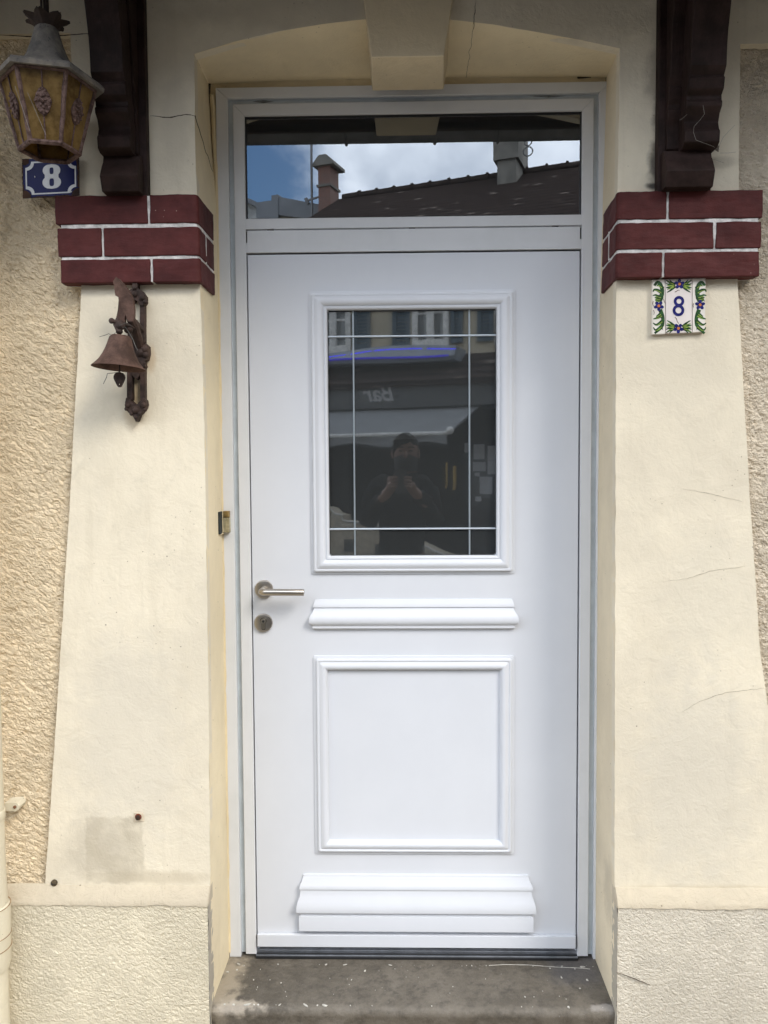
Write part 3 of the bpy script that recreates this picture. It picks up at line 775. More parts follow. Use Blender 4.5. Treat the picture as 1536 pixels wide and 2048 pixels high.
c = t.mix(t.math('MULTIPLY', t.blob((-0.50, -0.215, -0.04), (0.10, 0.025, 0.03), 38, 2.2), 0.7), c, (0.46, 0.40, 0.32))
c = t.mix(t.math('MULTIPLY', t.blob((0.45, -0.05, -0.03), (0.12, 0.10, 0.1), 18, 1.2), 0.6), c, (0.09, 0.085, 0.09))
c = t.mix(t.math('MULTIPLY', t.blob((0.495, -0.21, -0.04), (0.05, 0.015, 0.015), 46, 2.0), 0.6), c, (0.36, 0.33, 0.3))
edge = t.ramp(sp.outputs[1], -0.205, -0.222)
c = t.mix(t.math('MULTIPLY', edge, t.ramp(t.noise(17, 8, 0.75), 0.40, 0.66, 0.0, 0.55)), c, (0.20, 0.175, 0.145))
c = t.mix(t.math('MULTIPLY', t.ramp(t.voro(70), 0.10, 0.04), t.ramp(t.noise(7, 3), 0.55, 0.6)), c, (0.42, 0.40, 0.36))
nn = t.bump(t.noise(34, 9, 0.72), 0.9, 0.007); nn = t.bump(t.noise(240, 4), 0.4, 0.0014, nn)
m_step = t.done(t.bsdf(c, 0.62, 0, nn, 0.4))
b = MB()
sec = [(0.06, -0.034), (-0.185, -0.0345), (-0.205, -0.0355), (-0.2165, -0.0385), (-0.2225, -0.0445), (-0.2245, -0.053), (-0.2235, -0.062), (-0.2190, -0.072), (-0.2185, -0.34), (0.06, -0.34)]
N = 90
rings = []
for k in range(N + 1):
    x = lerp(-0.5515, 0.5215, k / N); w = noise.noise(Vector((x * 7, 2, 1))) * 0.0028 + noise.noise(Vector((x * 40, 5, 1))) * 0.0008
    rings.append([(x, y + (w if i in (3, 4, 5, 6) else 0), z + (w * 0.6 if i in (2, 3, 4) else 0)) for i, (y, z) in enumerate(sec)])
b.rings(rings, True)
step = obj('door_step', b, m_step, angle=50)
tag(step, 'worn grey brown stone doorstep with paint flecks below the white door', 'doorstep')
m_fleck = simple('pale_paint_fleck', (0.50, 0.475, 0.42), 0.8, var=0.25, vs=60)
b = MB(); rnd = random.Random(11)
def fleck(px, py, s, el=1.0):
    p = ptz(px, py, -0.034)
    if p.y < -0.205 or p.y > -0.04: p = Vector((p.x, max(-0.212, min(-0.04, p.y)), -0.034))
    a0 = rnd.random() * 6; n = rnd.choice((5, 6, 7)); vs = []
    zt = -0.0337 if p.y > -0.19 else (-0.0345 if p.y > -0.205 else -0.0365)
    for k in range(n):
        a = 2 * math.pi * k / n; r = s * (0.6 + 0.6 * rnd.random())
        u, v = r * math.cos(a) * el, r * math.sin(a); vs.append((p.x + u * math.cos(a0) - v * math.sin(a0), p.y + u * math.sin(a0) + v * math.cos(a0)))
    m = len(vs)
    b.add([(x, y, zt + 0.0011) for x, y in vs] + [(x, y, zt - 0.001) for x, y in vs], [tuple(range(m))] + [(i, (i + 1) % m, (i + 1) % m + m, i + m) for i in range(m)])
for (x, y, s, el) in [(560, 1914, .002, 2), (654, 1916, .003, 2.4), (640, 1921, .0015, 1), (690, 1927, .0022, 3.5), (730, 1942, .004, 1.5), (780, 1930, .0025, 3.2), (790, 1938, .002, 1), (507, 1960, .0022, 1.6), (515, 1975, .0015, 4), (540, 1960, .0018, 1.6), (562, 1966, .0026, 1), (571, 1984, .0014, 1), (573, 1993, .0013, 1),
        (490, 2022, .0055, 2.6), (503, 2026, .003, 1.2), (443, 2025, .004, 1), (462, 2024, .004, 1.5), (610, 2014, .003, 4), (632, 2026, .003, 1.4), (645, 2029, .0055, 2.2), (558, 2015, .0022, 3), (515, 2012, .003, 1.2), (700, 2018, .002, 1), (703, 1960, .0014, 3), (837, 1955, .0016, 1), (865, 1925, .0016, 1), (932, 1923, .0016, 1), (943, 1928, .0022, 1.3), (970, 1919, .0018, 1), (971, 1958, .0018, 1.2), (1065, 1928, .0018, 1.2), (1100, 1937, .0026, 1.3), (1123, 1955, .0024, 3), (1174, 1960, .0040, 1.6), (1160, 1977, .0028, 1.3), (1068, 1994, .0020, 1), (1050, 1994, .0016, 1.8), (1140, 2022, .0040, 1.3), (1165, 1934, .004, 2.5), (1150, 1938, .002, 1.5), (480, 1918, .004, 2.4), (488, 1932, .003, 1), (455, 1944, .0045, 1.0), (474, 1940, .004, 1), (1120, 1920, .0024, 2), (1043, 2012, .002, 1), (864, 2020, .002, 1)]:
    fleck(x, y, s * 0.8, el)
for _ in range(26):
    fleck(rnd.uniform(450, 1210), rnd.uniform(1922, 2024), rnd.uniform(0.0006, 0.0013), rnd.choice((1, 1, 2)))
fl = obj('paint_flecks', b, m_fleck, step, recalc=False, smooth=False); fl['kind'] = 'stuff'
b = MB(); b.tube([tuple(ptz(x, y, -0.0335)) for x, y in ((978, 1931), (992, 1930), (1010, 1929), (1060, 1930), (1110, 1934), (1160, 1936), (1180, 1938))], 0.0008, 6)
obj('thread', b, m_fleck, step)

# ================================================================== TIMBER BRACKETS + CANOPY
tb = NT('dark_brown_wood_paint')
c = tb.mix(tb.ramp(tb.noise(14, 7, 0.65), 0.35, 0.7), (0.016, 0.009, 0.0075), (0.036, 0.021, 0.018))
c = tb.mix(tb.ramp(tb.noise(30, 6, 0.7), 0.58, 0.8, 0, 0.5), c, (0.065, 0.05, 0.045))
nb = tb.bump(tb.noise(24, 6, 0.6, 0, tb.mapping(scale=(3, 3, 0.6))), 0.5, 0.004)
m_wood = tb.done(tb.bsdf(c, 0.6, 0, nb, 0.15))
def bracket(s, label):
    root = thing('timber_bracket', label, 'bracket', 'timber brackets under the canopy')
    if s < 0:
        fx0, fx1 = -0.778, -0.697         # front block, world x
        wx0, wx1 = -0.778, -0.6725        # wall board
        bx0, bx1 = -0.776, -0.682         # foot block
        zbot = zl[0][0] - 0.002
    else:
        fx0, fx1 = 0.653, 0.738
        wx0, wx1 = 0.606, 0.738
        bx0, bx1 = 0.614, 0.730
        zbot = zr[0][0] - 0.002
    zsh = zbot - 2.096
    # profile: (projection from the wall, z) - foot, throat, corbel steps, then the long curve out to the canopy
    def Z(z): return z + zsh
    arc = []
    for k in range(13):
        t_ = k / 12; a = t_ * R(72)
        arc.append((0.112 + 0.42 * (1 - math.cos(a)), Z(2.36 + 0.42 * math.sin(a) * 0.98)))
    prof = [(0.0, Z(2.188)), (0.060, Z(2.188)), (0.076, Z(2.197)), (0.079, Z(2.222)), (0.072, Z(2.230)), (0.066, Z(2.248)), (0.072, Z(2.262)), (0.088, Z(2.275)), (0.090, Z(2.287)), (0.084, Z(2.292)), (0.084, Z(2.302)), (0.098, Z(2.312)), (0.104, Z(2.336)), (0.098, Z(2.342))] + arc + [(0.0, arc[-1][1])]
    fr_ = lambda d, z, x: (x, F - d, z)
    b = MB(); b.prism(prof, fx0, fx1, frame=fr_); obj('corbel', b, m_wood, root, bevel=0.0025, angle=30)
    b = MB()
    back = [(0.0, Z(2.188))] + [(max(0.0, d * 0.62 - 0.012), z) for d, z in prof[1:-1]] + [(0.0, arc[-1][1])]
    b.prism(back, min(wx0, wx1) + 0.018 if s > 0 else wx0 + 0.001, wx1 - 0.018 if s < 0 else wx1 - 0.001, frame=fr_); obj('corbel_web', b, m_wood, root, bevel=0.002)
    b = MB(); b.box(wx0, wx1, F - 0.024, F + 0.004, zbot, 3.05); obj('wall_board', b, m_wood, root, bevel=0.003)
    foot = [(0.0, zbot), (0.058, zbot), (0.072, Z(2.131)), (0.070, Z(2.136)), (0.058, Z(2.158)), (0.048, Z(2.172)), (0.044, Z(2.189)), (0.0, Z(2.189))]
    b = MB(); b.prism(foot, bx0, bx1, frame=fr_); obj('foot_block', b, m_wood, root, bevel=0.002)
    return root
bracket(-1, 'dark brown wooden canopy bracket beside the hanging lantern')
bracket(1, 'dark brown wooden canopy bracket with cobwebs above the flowered tile')
can = thing('porch_canopy', 'dark boarded canopy over the door, mirrored as a black band in the transom', 'canopy')
b = MB()
ce = -0.80; cz0 = 2.655
b.prism([(F + 0.02, 3.08), (ce + 0.05, cz0 + 0.03), (ce + 0.05, cz0 + 0.07), (F + 0.02, 3.13)], -2.6, 2.5, frame=lambda y, z, x: (x, y, z))
obj('canopy_boarding', b, m_wood, can)
b = MB(); b.box(-2.6, 2.5, ce + 0.03, ce + 0.05, cz0 + 0.005, cz0 + 0.09); obj('fascia', b, m_wood, can)
b = MB(); pts = [(0.055 * math.cos(R(a)), 0.055 * math.sin(R(a))) for a in range(180, 361, 15)]
pts2 = [(0.05 * math.cos(R(a)), 0.05 * math.sin(R(a))) for a in range(360, 179, -15)]
b.prism([(ce - 0.03 + y, cz0 + 0.045 + z) for y, z in pts + pts2], -2.6, 2.5, frame=lambda y, z, x: (x, y, z))
m_zinc = simple('weathered_zinc', (0.16, 0.16, 0.165), 0.55, 0.6, var=0.3)
obj('gutter', b, m_zinc, can)
for x in (-0.72, -0.24, 0.10, 0.34, 0.86):
    b = MB(); b.tube([(x, ce - 0.03 + 0.058 * math.cos(R(a)), cz0 + 0.045 + 0.058 * math.sin(R(a))) for a in range(180, 361, 15)], 0.006, 6); obj('gutter_clip', b, m_zinc, can)
b = MB(); b.prism([(F + 0.02, 3.13), (ce + 0.0, cz0 + 0.10), (ce + 0.0, cz0 + 0.13), (F + 0.02, 3.17)], -2.65, 2.55, frame=lambda y, z, x: (x, y, z))
t = NT('old_roof_tiles'); br = t.node('ShaderNodeTexBrick'); t.setin(br.inputs['Vector'], t.mapping(scale=(4, 7, 7)))
obj('canopy_roof', b, simple('canopy_tiles', (0.12, 0.07, 0.055), 0.8, var=0.5, vs=30), can)

# cobwebs at the right bracket
m_web = simple('cobweb', (0.30, 0.28, 0.25), 0.9)
web = thing('cobweb', 'dusty cobweb strands stretched between the dark bracket and wall', 'cobweb')
def strand(pp, y, r=0.0006, m=None, name='strand'):
    b = MB(); p = [pt(a, c_, y + dy) for a, c_, dy in pp]; b.tube(p, r, 5); return obj(name, b, m or m_web, web)
strand([(1406, 210, 0), (1409, 228, 0), (1400, 240, 0), (1388, 253, 0), (1387, 265, 0), (1392, 280, 0), (1405, 285, 0), (1422, 291, 0.03), (1440, 300, 0.07)], -0.318, 0.0003)
strand([(1437, 295, 0), (1446, 275, 0), (1458, 262, 0), (1470, 250, 0)], -0.24, 0.0004)
strand([(1420, 318, 0), (1432, 320, 0), (1448, 326, 0)], -0.24, 0.0005)
strand([(1440, 306, 0), (1456, 306, 0), (1472, 304, 0)], -0.24, 0.0004)
strand([(1360, 240, 0), (1366, 236, 0), (1374, 229, 0)], -0.316, 0.0003)
b = MB(); p = [pt(a, c_, -0.245) for a, c_ in ((1421, 291), (1439, 291), (1437, 304), (1430, 300))]; b.add([tuple(q) for q in p] + [(q.x, q.y + 0.001, q.z) for q in p], [(0, 1, 2, 3), (7, 6, 5, 4), (0, 4, 5, 1), (1, 5, 6, 2), (2, 6, 7, 3), (3, 7, 4, 0)])
obj('dust_clump', b, simple('web_dust', (0.16, 0.13, 0.10), 0.95, var=0.5, vs=200), web)

# ================================================================== LANTERN
t = NT('amber_glass')
ca = t.mix(t.ramp(t.noise(15, 7, 0.68), 0.32, 0.66), (0.125, 0.07, 0.02), (0.37, 0.24, 0.085))
pb = t.node('ShaderNodeBsdfPrincipled'); t.setin(pb.inputs['Base Color'], ca); pb.inputs['Roughness'].default_value = 0.16
tl = t.node('ShaderNodeBsdfTranslucent'); t.setin(tl.inputs['Color'], ca)
mxx = t.node('ShaderNodeMixShader'); mxx.inputs[0].default_value = 0.55; t.l.new(pb.outputs[0], mxx.inputs[1]); t.l.new(tl.outputs[0], mxx.inputs[2])
m_amber = t.done(mxx.outputs[0])
t = NT('rusted_lead'); c = t.mix(t.ramp(t.noise(70, 6, 0.7), 0.35, 0.65), (0.055, 0.028, 0.022), (0.165, 0.105, 0.09))
m_lrust = t.done(t.bsdf(c, 0.75, 0.2, t.bump(t.noise(190, 4, 0.7), 1.0, 0.003), 0.4))
t = NT('dusty_zinc_hood'); c = t.mix(t.ramp(t.noise(18, 8, 0.7), 0.35, 0.7), (0.085, 0.08, 0.074), (0.215, 0.19, 0.16))
c = t.mix(t.math('MULTIPLY', t.ramp(t.noise(60, 5, 0.7), 0.58, 0.68), 0.8), c, (0.045, 0.045, 0.05))
m_hood = t.done(t.bsdf(c, 0.75, 0.1, t.bump(t.noise(120, 5, 0.65), 0.6, 0.002), 0.3))
m_rustdark = simple('dark_rust_iron', (0.036, 0.022, 0.016), 0.8, 0.2, var=0.5, vs=40, bump=0.7, bs=150, bd=0.002)
lan = thing('wall_lantern', 'old hexagonal hanging lantern with amber glass and rusty leading', 'lantern')
LC = Vector((pt(97, 200, -0.37).x, -0.37, 0))
zbrim = 2.305
PH = R(15)
def hexp(r, z, k, cx=0.0, cy=0.0): 
    a = PH + R(60 * k + 0) - R(0)
    return Vector((LC.x + cx + r * math.cos(a), LC.y + cy + r * math.sin(a), z))
RB, RT_, RBOT = 0.124, 0.104, 0.066
ztb, zbb = zbrim - 0.006, 2.146
# hood: hexagon flaring into a round neck
b = MB(); rings = []
hp = [(RB, zbrim - 0.010, 1), (RB + 0.002, zbrim - 0.002, 1), (RB - 0.004, zbrim + 0.006, 1), (0.086, zbrim + 0.018, .85), (0.062, zbrim + 0.036, .6), (0.047, zbrim + 0.058, .35), (0.038, zbrim + 0.080, .1), (0.031, zbrim + 0.103, 0), (0.0265, zbrim + 0.119, 0), (0.021, zbrim + 0.125, 0)]
NS = 48
for r, z, hx in hp:
    ring = []
    for i in range(NS):
        a = 2 * math.pi * i / NS
        am = (a % R(60)) - R(30); rh = math.cos(R(30)) / math.cos(am)
        rr = r * lerp(1.0, rh, hx)
        ring.append((LC.x + rr * math.cos(a + PH), LC.y + rr * math.sin(a + PH), z))
    rings.append(ring)
inn = [(LC.x + (p[0] - LC.x) * 0.97, LC.y + (p[1] - LC.y) * 0.97, zbrim - 0.010) for p in rings[0]]
inn2 = [(LC.x + (p[0] - LC.x) * 0.25, LC.y + (p[1] - LC.y) * 0.25, zbrim + 0.010) for p in rings[0]]
b.rings([inn2, inn] + rings, True)
obj('hood', b, m_hood, lan, angle=45)
for k in range(6):
    p0, p1 = hexp(RT_, ztb, k), hexp(RT_, ztb, k + 1); q0, q1 = hexp(RBOT, zbb, k), hexp(RBOT, zbb, k + 1)
    cen = (p0 + p1 + q0 + q1) / 4; out = Vector((cen.x - LC.x, cen.y - LC.y, 0)).normalized() * 0.002
    b = MB(); b.add([p0, p1, q1, q0, p0 - out, p1 - out, q1 - out, q0 - out], [(0, 1, 2, 3), (7, 6, 5, 4), (0, 4, 5, 1), (1, 5, 6, 2), (2, 6, 7, 3), (3, 7, 4, 0)])
    obj('glass_panel', b, m_amber, lan)
    b = MB()
    pts = [hexp(lerp(RT_, RBOT, j / 8), lerp(ztb, zbb, j / 8), k) for j in range(9)]
    b.tube([p + noise.noise_vector(p * 90) * 0.0012 for p in pts], [0.0052 + noise.noise(p * 80) * 0.0012 for p in pts], 7); obj('rib', b, m_lrust, lan)
    # almond rosette with its thin stem on the middle of the pane
    mt, mb_ = (p0 + p1) / 2, (q0 + q1) / 2; up = (mt - mb_); L = up.length; up.normalize()
    sd = (p1 - p0).normalized(); no = up.cross(sd)
    if no.dot(out) < 0: no = -no
    mid = mb_ + up * L * 0.54
    b = MB(); b.tube([mt + no * 0.002, mb_ + no * 0.002], 0.0019, 6)
    vs = []; fs = []; n_ = 20
    def alm(t_, s_): 
        z_ = 0.030 * math.sin(t_); x_ = 0.0185 * math.cos(t_) * (1 - 0.28 * abs(math.sin(t_)))
        return mid + up * z_ * s_ + sd * x_ * s_
    ringo = [alm(2 * math.pi * i / n_, 1) for i in range(n_)]
    b.rings([[p + no * 0.0005 for p in ringo], [p + no * 0.0045 for p in ringo], [mid + (p - mid) * 0.7 + no * 0.0062 for p in ringo], [mid + (p - mid) * 0.2 + no * 0.005 for p in ringo]], True)
    for i in range(0, 12):
        p = alm(2 * math.pi * i / 12, 0.86) + no * 0.0055; b.ball(p, 0.0034, 7, 5)
    for i in range(0, 7):
        p = alm(2 * math.pi * i / 7 + .3, 0.42) + no * 0.0065; b.ball(p, 0.0030, 7, 5)
    b.ball(mid + no * 0.007, 0.0042, 8, 6)
    obj('rosette', b, m_lrust, lan)
b = MB()
for r_, z_, w in ((RBOT, zbb, 0.0058), (RT_ + 0.001, ztb - 0.003, 0.0045)):
    b = MB()
    for k in range(6):
        a0, a1 = hexp(r_, z_, k), hexp(r_, z_, k + 1)
        pts = [a0.lerp(a1, j / 6) for j in range(7)]
        b.tube([p + noise.noise_vector(p * 90) * 0.0010 for p in pts], w, 7)
    obj('leading_ring', b, m_lrust, lan)
# leaf crown, stem and hanger
b = MB(); zc = zbrim + 0.124
for k in range(7):
    a = 2 * math.pi * k / 7 + 0.3; d = Vector((math.cos(a), math.sin(a), 0)); sd = Vector((-d.y, d.x, 0))
    rows_ = [(0.017, -0.006, 0.011), (0.024, 0.004, 0.015), (0.034, 0.013, 0.016), (0.044, 0.019, 0.011), (0.052, 0.0215, 0.003)]
    L_ = [Vector((LC.x, LC.y, zc + h)) + d * r_ + sd * w + Vector((0, 0, 0.004 if j in (1, 2) else 0)) for j, (r_, h, w) in enumerate(rows_)]
    M_ = [Vector((LC.x, LC.y, zc + h - 0.003)) + d * r_ for r_, h, w in rows_]
    R_ = [Vector((LC.x, LC.y, zc + h)) + d * r_ - sd * w + Vector((0, 0, 0.004 if j in (1, 2) else 0)) for j, (r_, h, w) in enumerate(rows_)]
    for A, B in ((L_, M_), (M_, R_)):
        b.rings([[A[j], B[j], B[j] - Vector((0, 0, 0.0016)), A[j] - Vector((0, 0, 0.0016))] for j in range(5)], True)
obj('leaf_crown', b, m_rustdark, lan)
b = MB(); b.tube([(LC.x, LC.y, zc - 0.01), (LC.x, LC.y, zc + 0.03), (LC.x + 0.001, LC.y, 2.62)], [0.010, 0.0065, 0.006], 10)
b.tube([(LC.x - 0.008, LC.y - 0.006, zc + 0.02), (LC.x - 0.009, LC.y - 0.006, 2.56), (LC.x - 0.004, LC.y, 2.70)], 0.003, 8)
b.tube([(LC.x, LC.y, 2.60), (LC.x, LC.y, 2.985 - 0.2)], 0.006, 8)
obj('hanger', b, m_rustdark, lan)
b = MB()
for (a1, b1, a2, b2) in ((55, 185, 92, 270), (30, 172, 60, 262)):
    p = pt(a1, b1, LC.y - 0.107); q = pt(a2, b2, LC.y - 0.078); b.tube([p, q], 0.0004, 4)
obj('web_strand', b, m_web, lan)

# ================================================================== BLUE ENAMEL NUMBER PLATE
m_blue = simple('blue_enamel', (0.010, 0.013, 0.085), 0.30, var=0.2, vs=14, spec=0.12)
m_whiteen = simple('white_enamel', (0.62, 0.62, 0.62), 0.3, var=0.12, vs=40)
m_rust = simple('brown_rust', (0.055, 0.024, 0.013), 0.85, 0.1, var=0.6, vs=60, bump=0.8, bs=200, bd=0.002)
plate = thing('number_plate', 'blue enamel house number plate reading 8 below the hanging lantern', 'house number')
PY = -0.222
cA, cB, cC, cD = pt(44, 318, PY), pt(158, 314, PY), pt(159, 391, PY), pt(46, 397, PY)
def onplate(u, v, y):      # u right 0..1, v down 0..1
    p = cA.lerp(cB, u).lerp(cD.lerp(cC, u), v); return (p.x, y, p.z)
def plate_poly(mb, uv, y0, y1): mb.prism(uv, y0, y1, frame=lambda u, v, y: onplate(u, v, y))
b = MB()
rr_ = [(0.02, 0), (0.98, 0), (1, 0.03), (1, 0.97), (0.98, 1), (0.02, 1), (0, 0.97), (0, 0.03)]
plate_poly(b, rr_, PY, PY + 0.0022); o = obj('enamel_field', b, m_blue, plate, bevel=0.0008)
def cn(w, h, du, dv):    # outline with concave corners
    o = []
    for (cx_, cy_, a0) in ((du, dv, 90), (1 - du, dv, 180), (1 - du, 1 - dv, 270), (du, 1 - dv, 360)):
        for k in range(7):
            a = R(a0 - 90 * k / 6) ; o.append((cx_ + w * math.cos(a), cy_ + h * math.sin(a)))
    return o
outer_ = cn(0.105, 0.15, 0.055, 0.08); inner_ = cn(0.128, 0.185, 0.079, 0.115)
b = MB(); plate_poly(b, [outer_, list(reversed(inner_))], PY - 0.0005, PY + 0.001); obj('border_line', b, m_whiteen, plate)
def eight(cx_, cy_, hh, wt, wb, waist, holes):
    L = []
    n = 40
    zs_ = [-1 + 2 * i / n for i in range(n + 1)]
    def hw(z):
        t1 = max(0, 1 - ((z + 0.50) / 0.50) ** 2) ** 0.42 * wt if z < 0.0 else 0
        t2 = max(0, 1 - ((z - 0.47) / 0.53) ** 2) ** 0.42 * wb if z > -0.06 else 0
        return max(t1, t2, waist if -0.25 < z < 0.2 else 0, 0.002)
    r_ = [(cx_ + hw(z), cy_ + z * hh) for z in zs_]; l_ = [(cx_ - hw(z), cy_ + z * hh) for z in reversed(zs_)]
    loops = [r_ + l_]
    for (z, a, c_) in holes:
        loops.append([(cx_ + a * abs(math.cos(t_)) ** 0.55 * (1 if math.cos(t_) > 0 else -1), cy_ + z * hh + c_ * abs(math.sin(t_)) ** 0.75 * (1 if math.sin(t_) > 0 else -1)) for t_ in [-2 * math.pi * i / 24 for i in range(24)]])
    return loops
b = MB(); plate_poly(b, eight(0.515, 0.475, 0.315, 0.155, 0.163, 0.120, [(-0.46, 0.036, 0.088), (0.47, 0.042, 0.100)]), PY - 0.0006, PY + 0.001)
obj('figure', b, m_whiteen, plate)
for uv in ([(0.0, 0.0), (0.13, 0.0), (0.11, 0.12), (0.05, 0.17), (0.0, 0.15)], [(0.86, 1.0), (1.0, 1.0), (1.0, 0.80), (0.93, 0.82), (0.88, 0.90)], [(0.0, 1.0), (0.15, 1.0), (0.14, 0.90), (0.06, 0.80), (0.0, 0.80)], [(0.93, 0.0), (1.0, 0.0), (1.0, 0.78), (0.975, 0.78), (0.96, 0.6), (0.975, 0.4), (0.955, 0.15)],
           [(0.28, 0.0), (0.40, 0.03), (0.62, 0.02), (0.7, 0.0)], [(0.0, 0.15), (0.02, 0.2), (0.012, 0.5), (0.025, 0.8), (0.0, 0.8)], [(0.15, 1.0), (0.86, 1.0), (0.8, 0.965), (0.5, 0.975), (0.25, 0.968)]):
    b = MB(); plate_poly(b, rag(uv, 0.03, 0.012, uv[1][0] * 9), PY - 0.0009, PY + 0.0005); obj('rust_patch', b, m_rust, plate)
b = MB(); plate_poly(b, [(0.21, 0.44), (0.225, 0.45), (0.225, 0.49), (0.215, 0.48)], PY - 0.0007, PY + .0005); obj('chip', b, m_whiteen, plate); b = MB(); plate_poly(b, [(0.79, 0.885), (0.87, 0.87), (0.86, 0.91), (0.82, 0.905)], PY - 0.0011, PY + .0005); obj('chip', b, m_whiteen, plate)
b = MB(); b.box(cA.x + 0.05, cA.x + 0.07, PY + 0.001, -0.18, cC.z + 0.03, cC.z + 0.05); obj('fixing', b, m_rust, plate)

# ================================================================== CERAMIC NUMBER TILE
m_tile = simple('cream_glaze', (0.70, 0.655, 0.59), 0.18, var=0.06, vs=30)
m_tile2 = simple('pink_white_glaze', (0.70, 0.635, 0.60), 0.16, var=0.05, vs=30)
m_green = simple('green_glaze', (0.022, 0.075, 0.022), 0.25, var=0.7, vs=90)
m_lgreen = simple('light_green_glaze', (0.20, 0.29, 0.055), 0.25, var=0.5, vs=90)
m_cobalt = simple('cobalt_glaze', (0.014, 0.016, 0.13), 0.16, var=0.35, vs=120)
m_orange = simple('orange_glaze', (0.50, 0.16, 0.035), 0.25, var=0.3, vs=200)
m_sepia = simple('sepia_glaze', (0.10, 0.05, 0.03), 0.3)
tile = thing('number_tile', 'flower painted ceramic tile reading 8 under the maroon brick band', 'house number')
TY = -0.2225
def tq(mb, pts_, y0, y1):        # tile coordinates: zoomed photo units 1536 x 1440
    mb.prism([xz(1280 + a / 9.6, 540 + c_ / 9.6, TY) for a, c_ in pts_], y0, y1)
def tl_(pts_, mat, lvl=1, name='glaze'):
    b = MB(); tq(b, pts_, TY - 0.0003 * lvl, TY + 0.001); return obj(name, b, mat, tile)
for nm, q, mt_ in (('border_tile', [(238, 182), (478, 176), (488, 1226), (240, 1240)], m_tile), ('number_field', [(490, 176), (1000, 160), (1000, 1202), (500, 1218)], m_tile2), ('border_tile', [(1008, 158), (1262, 146), (1250, 1188), (1012, 1200)], m_tile)):
    b = MB(); tq(b, q, TY, F + 0.002); obj(nm, b, mt_, tile, bevel=0.0016, seg=3)
GL, LG = MB(), MB()
def spine(pts_, w0, w1):
    "tapered curved stroke through the points"
    n = 14; P = []
    k = len(pts_) - 1
    for i in range(n + 1):
        t_ = i / n * k; j = min(int(t_), k - 1); f_ = t_ - j
        p0, p1, p2, p3 = (pts_[max(j - 1, 0)], pts_[j], pts_[j + 1], pts_[min(j + 2, k)])
        q = [0.5 * ((2 * p1[a]) + (-p0[a] + p2[a]) * f_ + (2 * p0[a] - 5 * p1[a] + 4 * p2[a] - p3[a]) * f_ ** 2 + (-p0[a] + 3 * p1[a] - 3 * p2[a] + p3[a]) * f_ ** 3) for a in (0, 1)]
        P.append(q)
    Lf, Rt = [], []
    for i in range(n + 1):
        a, c_ = P[max(i - 1, 0)], P[min(i + 1, n)]; dx, dz = c_[0] - a[0], c_[1] - a[1]; l = math.hypot(dx, dz) or 1
        w = lerp(w0, w1, i / n) * 0.8; Lf.append((P[i][0] - dz / l * w, P[i][1] + dx / l * w)); Rt.append((P[i][0] + dz / l * w, P[i][1] - dx / l * w))
    return Lf + Rt[::-1]
def stroke(mb, pts_, w0, w1, lvl): tq(mb, spine(pts_, w0, w1), TY - 0.0003 * lvl, TY + 0.001)
def border_leaf(mx_, top):
    m = (lambda x: x) if mx_ < 0 else (lambda x: 1500 - x + 20)
    sgn = -1
    if top:
        stroke(GL, [(m(370), 600), (m(410), 500), (m(425), 380), (m(390), 270), (m(330), 235), (m(275), 300)], 60, 30, 1)
        hooks = [[(400, 520), (330, 500), (300, 480), (245, 490)], [(410, 430), (330, 385), (270, 380), (250, 420)], [(420, 330), (360, 290), (320, 300)], [(390, 560), (320, 545), (285, 520)], [(380, 590), (320, 585), (290, 570)]]
        fr_ = [[(420, 560), (450, 530)], [(430, 500), (462, 470)], [(435, 430), (465, 390)], [(440, 350), (462, 320)]]
    else:
        stroke(GL, [(m(385), 760), (m(430), 880), (m(440), 1000), (m(410), 1100), (m(350), 1160), (m(280), 1215)], 50, 26, 1)
        hooks = [[(420, 870), (350, 910), (300, 930), (255, 940)], [(430, 980), (350, 1040), (300, 1050), (250, 1015)], [(415, 1080), (340, 1140), (290, 1150), (255, 1100)], [(400, 840), (340, 880), (310, 890)]]
        fr_ = [[(440, 850), (462, 870)], [(450, 930), (470, 990)], [(450, 1030), (455, 1080)], [(420, 1100), (430, 1150)]]
    for h in hooks:
        stroke(GL, [(m(x), z) for x, z in h], 44, 10, 1.3)
        stroke(LG, [(m(x), z + 14) for x, z in h[:3]], 14, 4, 1.7)
    for h in fr_: stroke(GL, [(m(x), z) for x, z in h], 26, 3, 1.3)
for sdx in (-1, 1):
    border_leaf(sdx, True); border_leaf(sdx, False)
for (cx_, sx) in ((745, -1), (745, 1)):
    for (yy, sy) in ((280, 1), (1120, -1)):
        e = 245
        for (ax, ay, bx, by, w) in ((70, 0, e, -85, 60), (70, 20, e, 60, 70), (70, 30, e - 20, 150, 46), (80, -10, 180, -95, 34), (120, 0, e, -20, 50)):
            stroke(GL, [(cx_ + sx * ax, yy + sy * ay), (cx_ + sx * (ax + bx) / 2, yy + sy * ((ay + by) / 2 + 12)), (cx_ + sx * bx, yy + sy * by)], w * 0.8, 8, 1.2)
        for (ax, ay, bx, by, w) in ((90, 12, e - 8, 20, 20), (90, 30, e - 16, 95, 26), (100, -12, e - 30, -60, 12)):
            stroke(LG, [(cx_ + sx * ax, yy + sy * ay), (cx_ + sx * (ax + bx) / 2, yy + sy * ((ay + by) / 2 + 8)), (cx_ + sx * bx, yy + sy * by)], w, 5, 1.7)
obj('green_leaves', GL, m_green, tile, recalc=False); obj('light_leaves', LG, m_lgreen, tile, recalc=False)
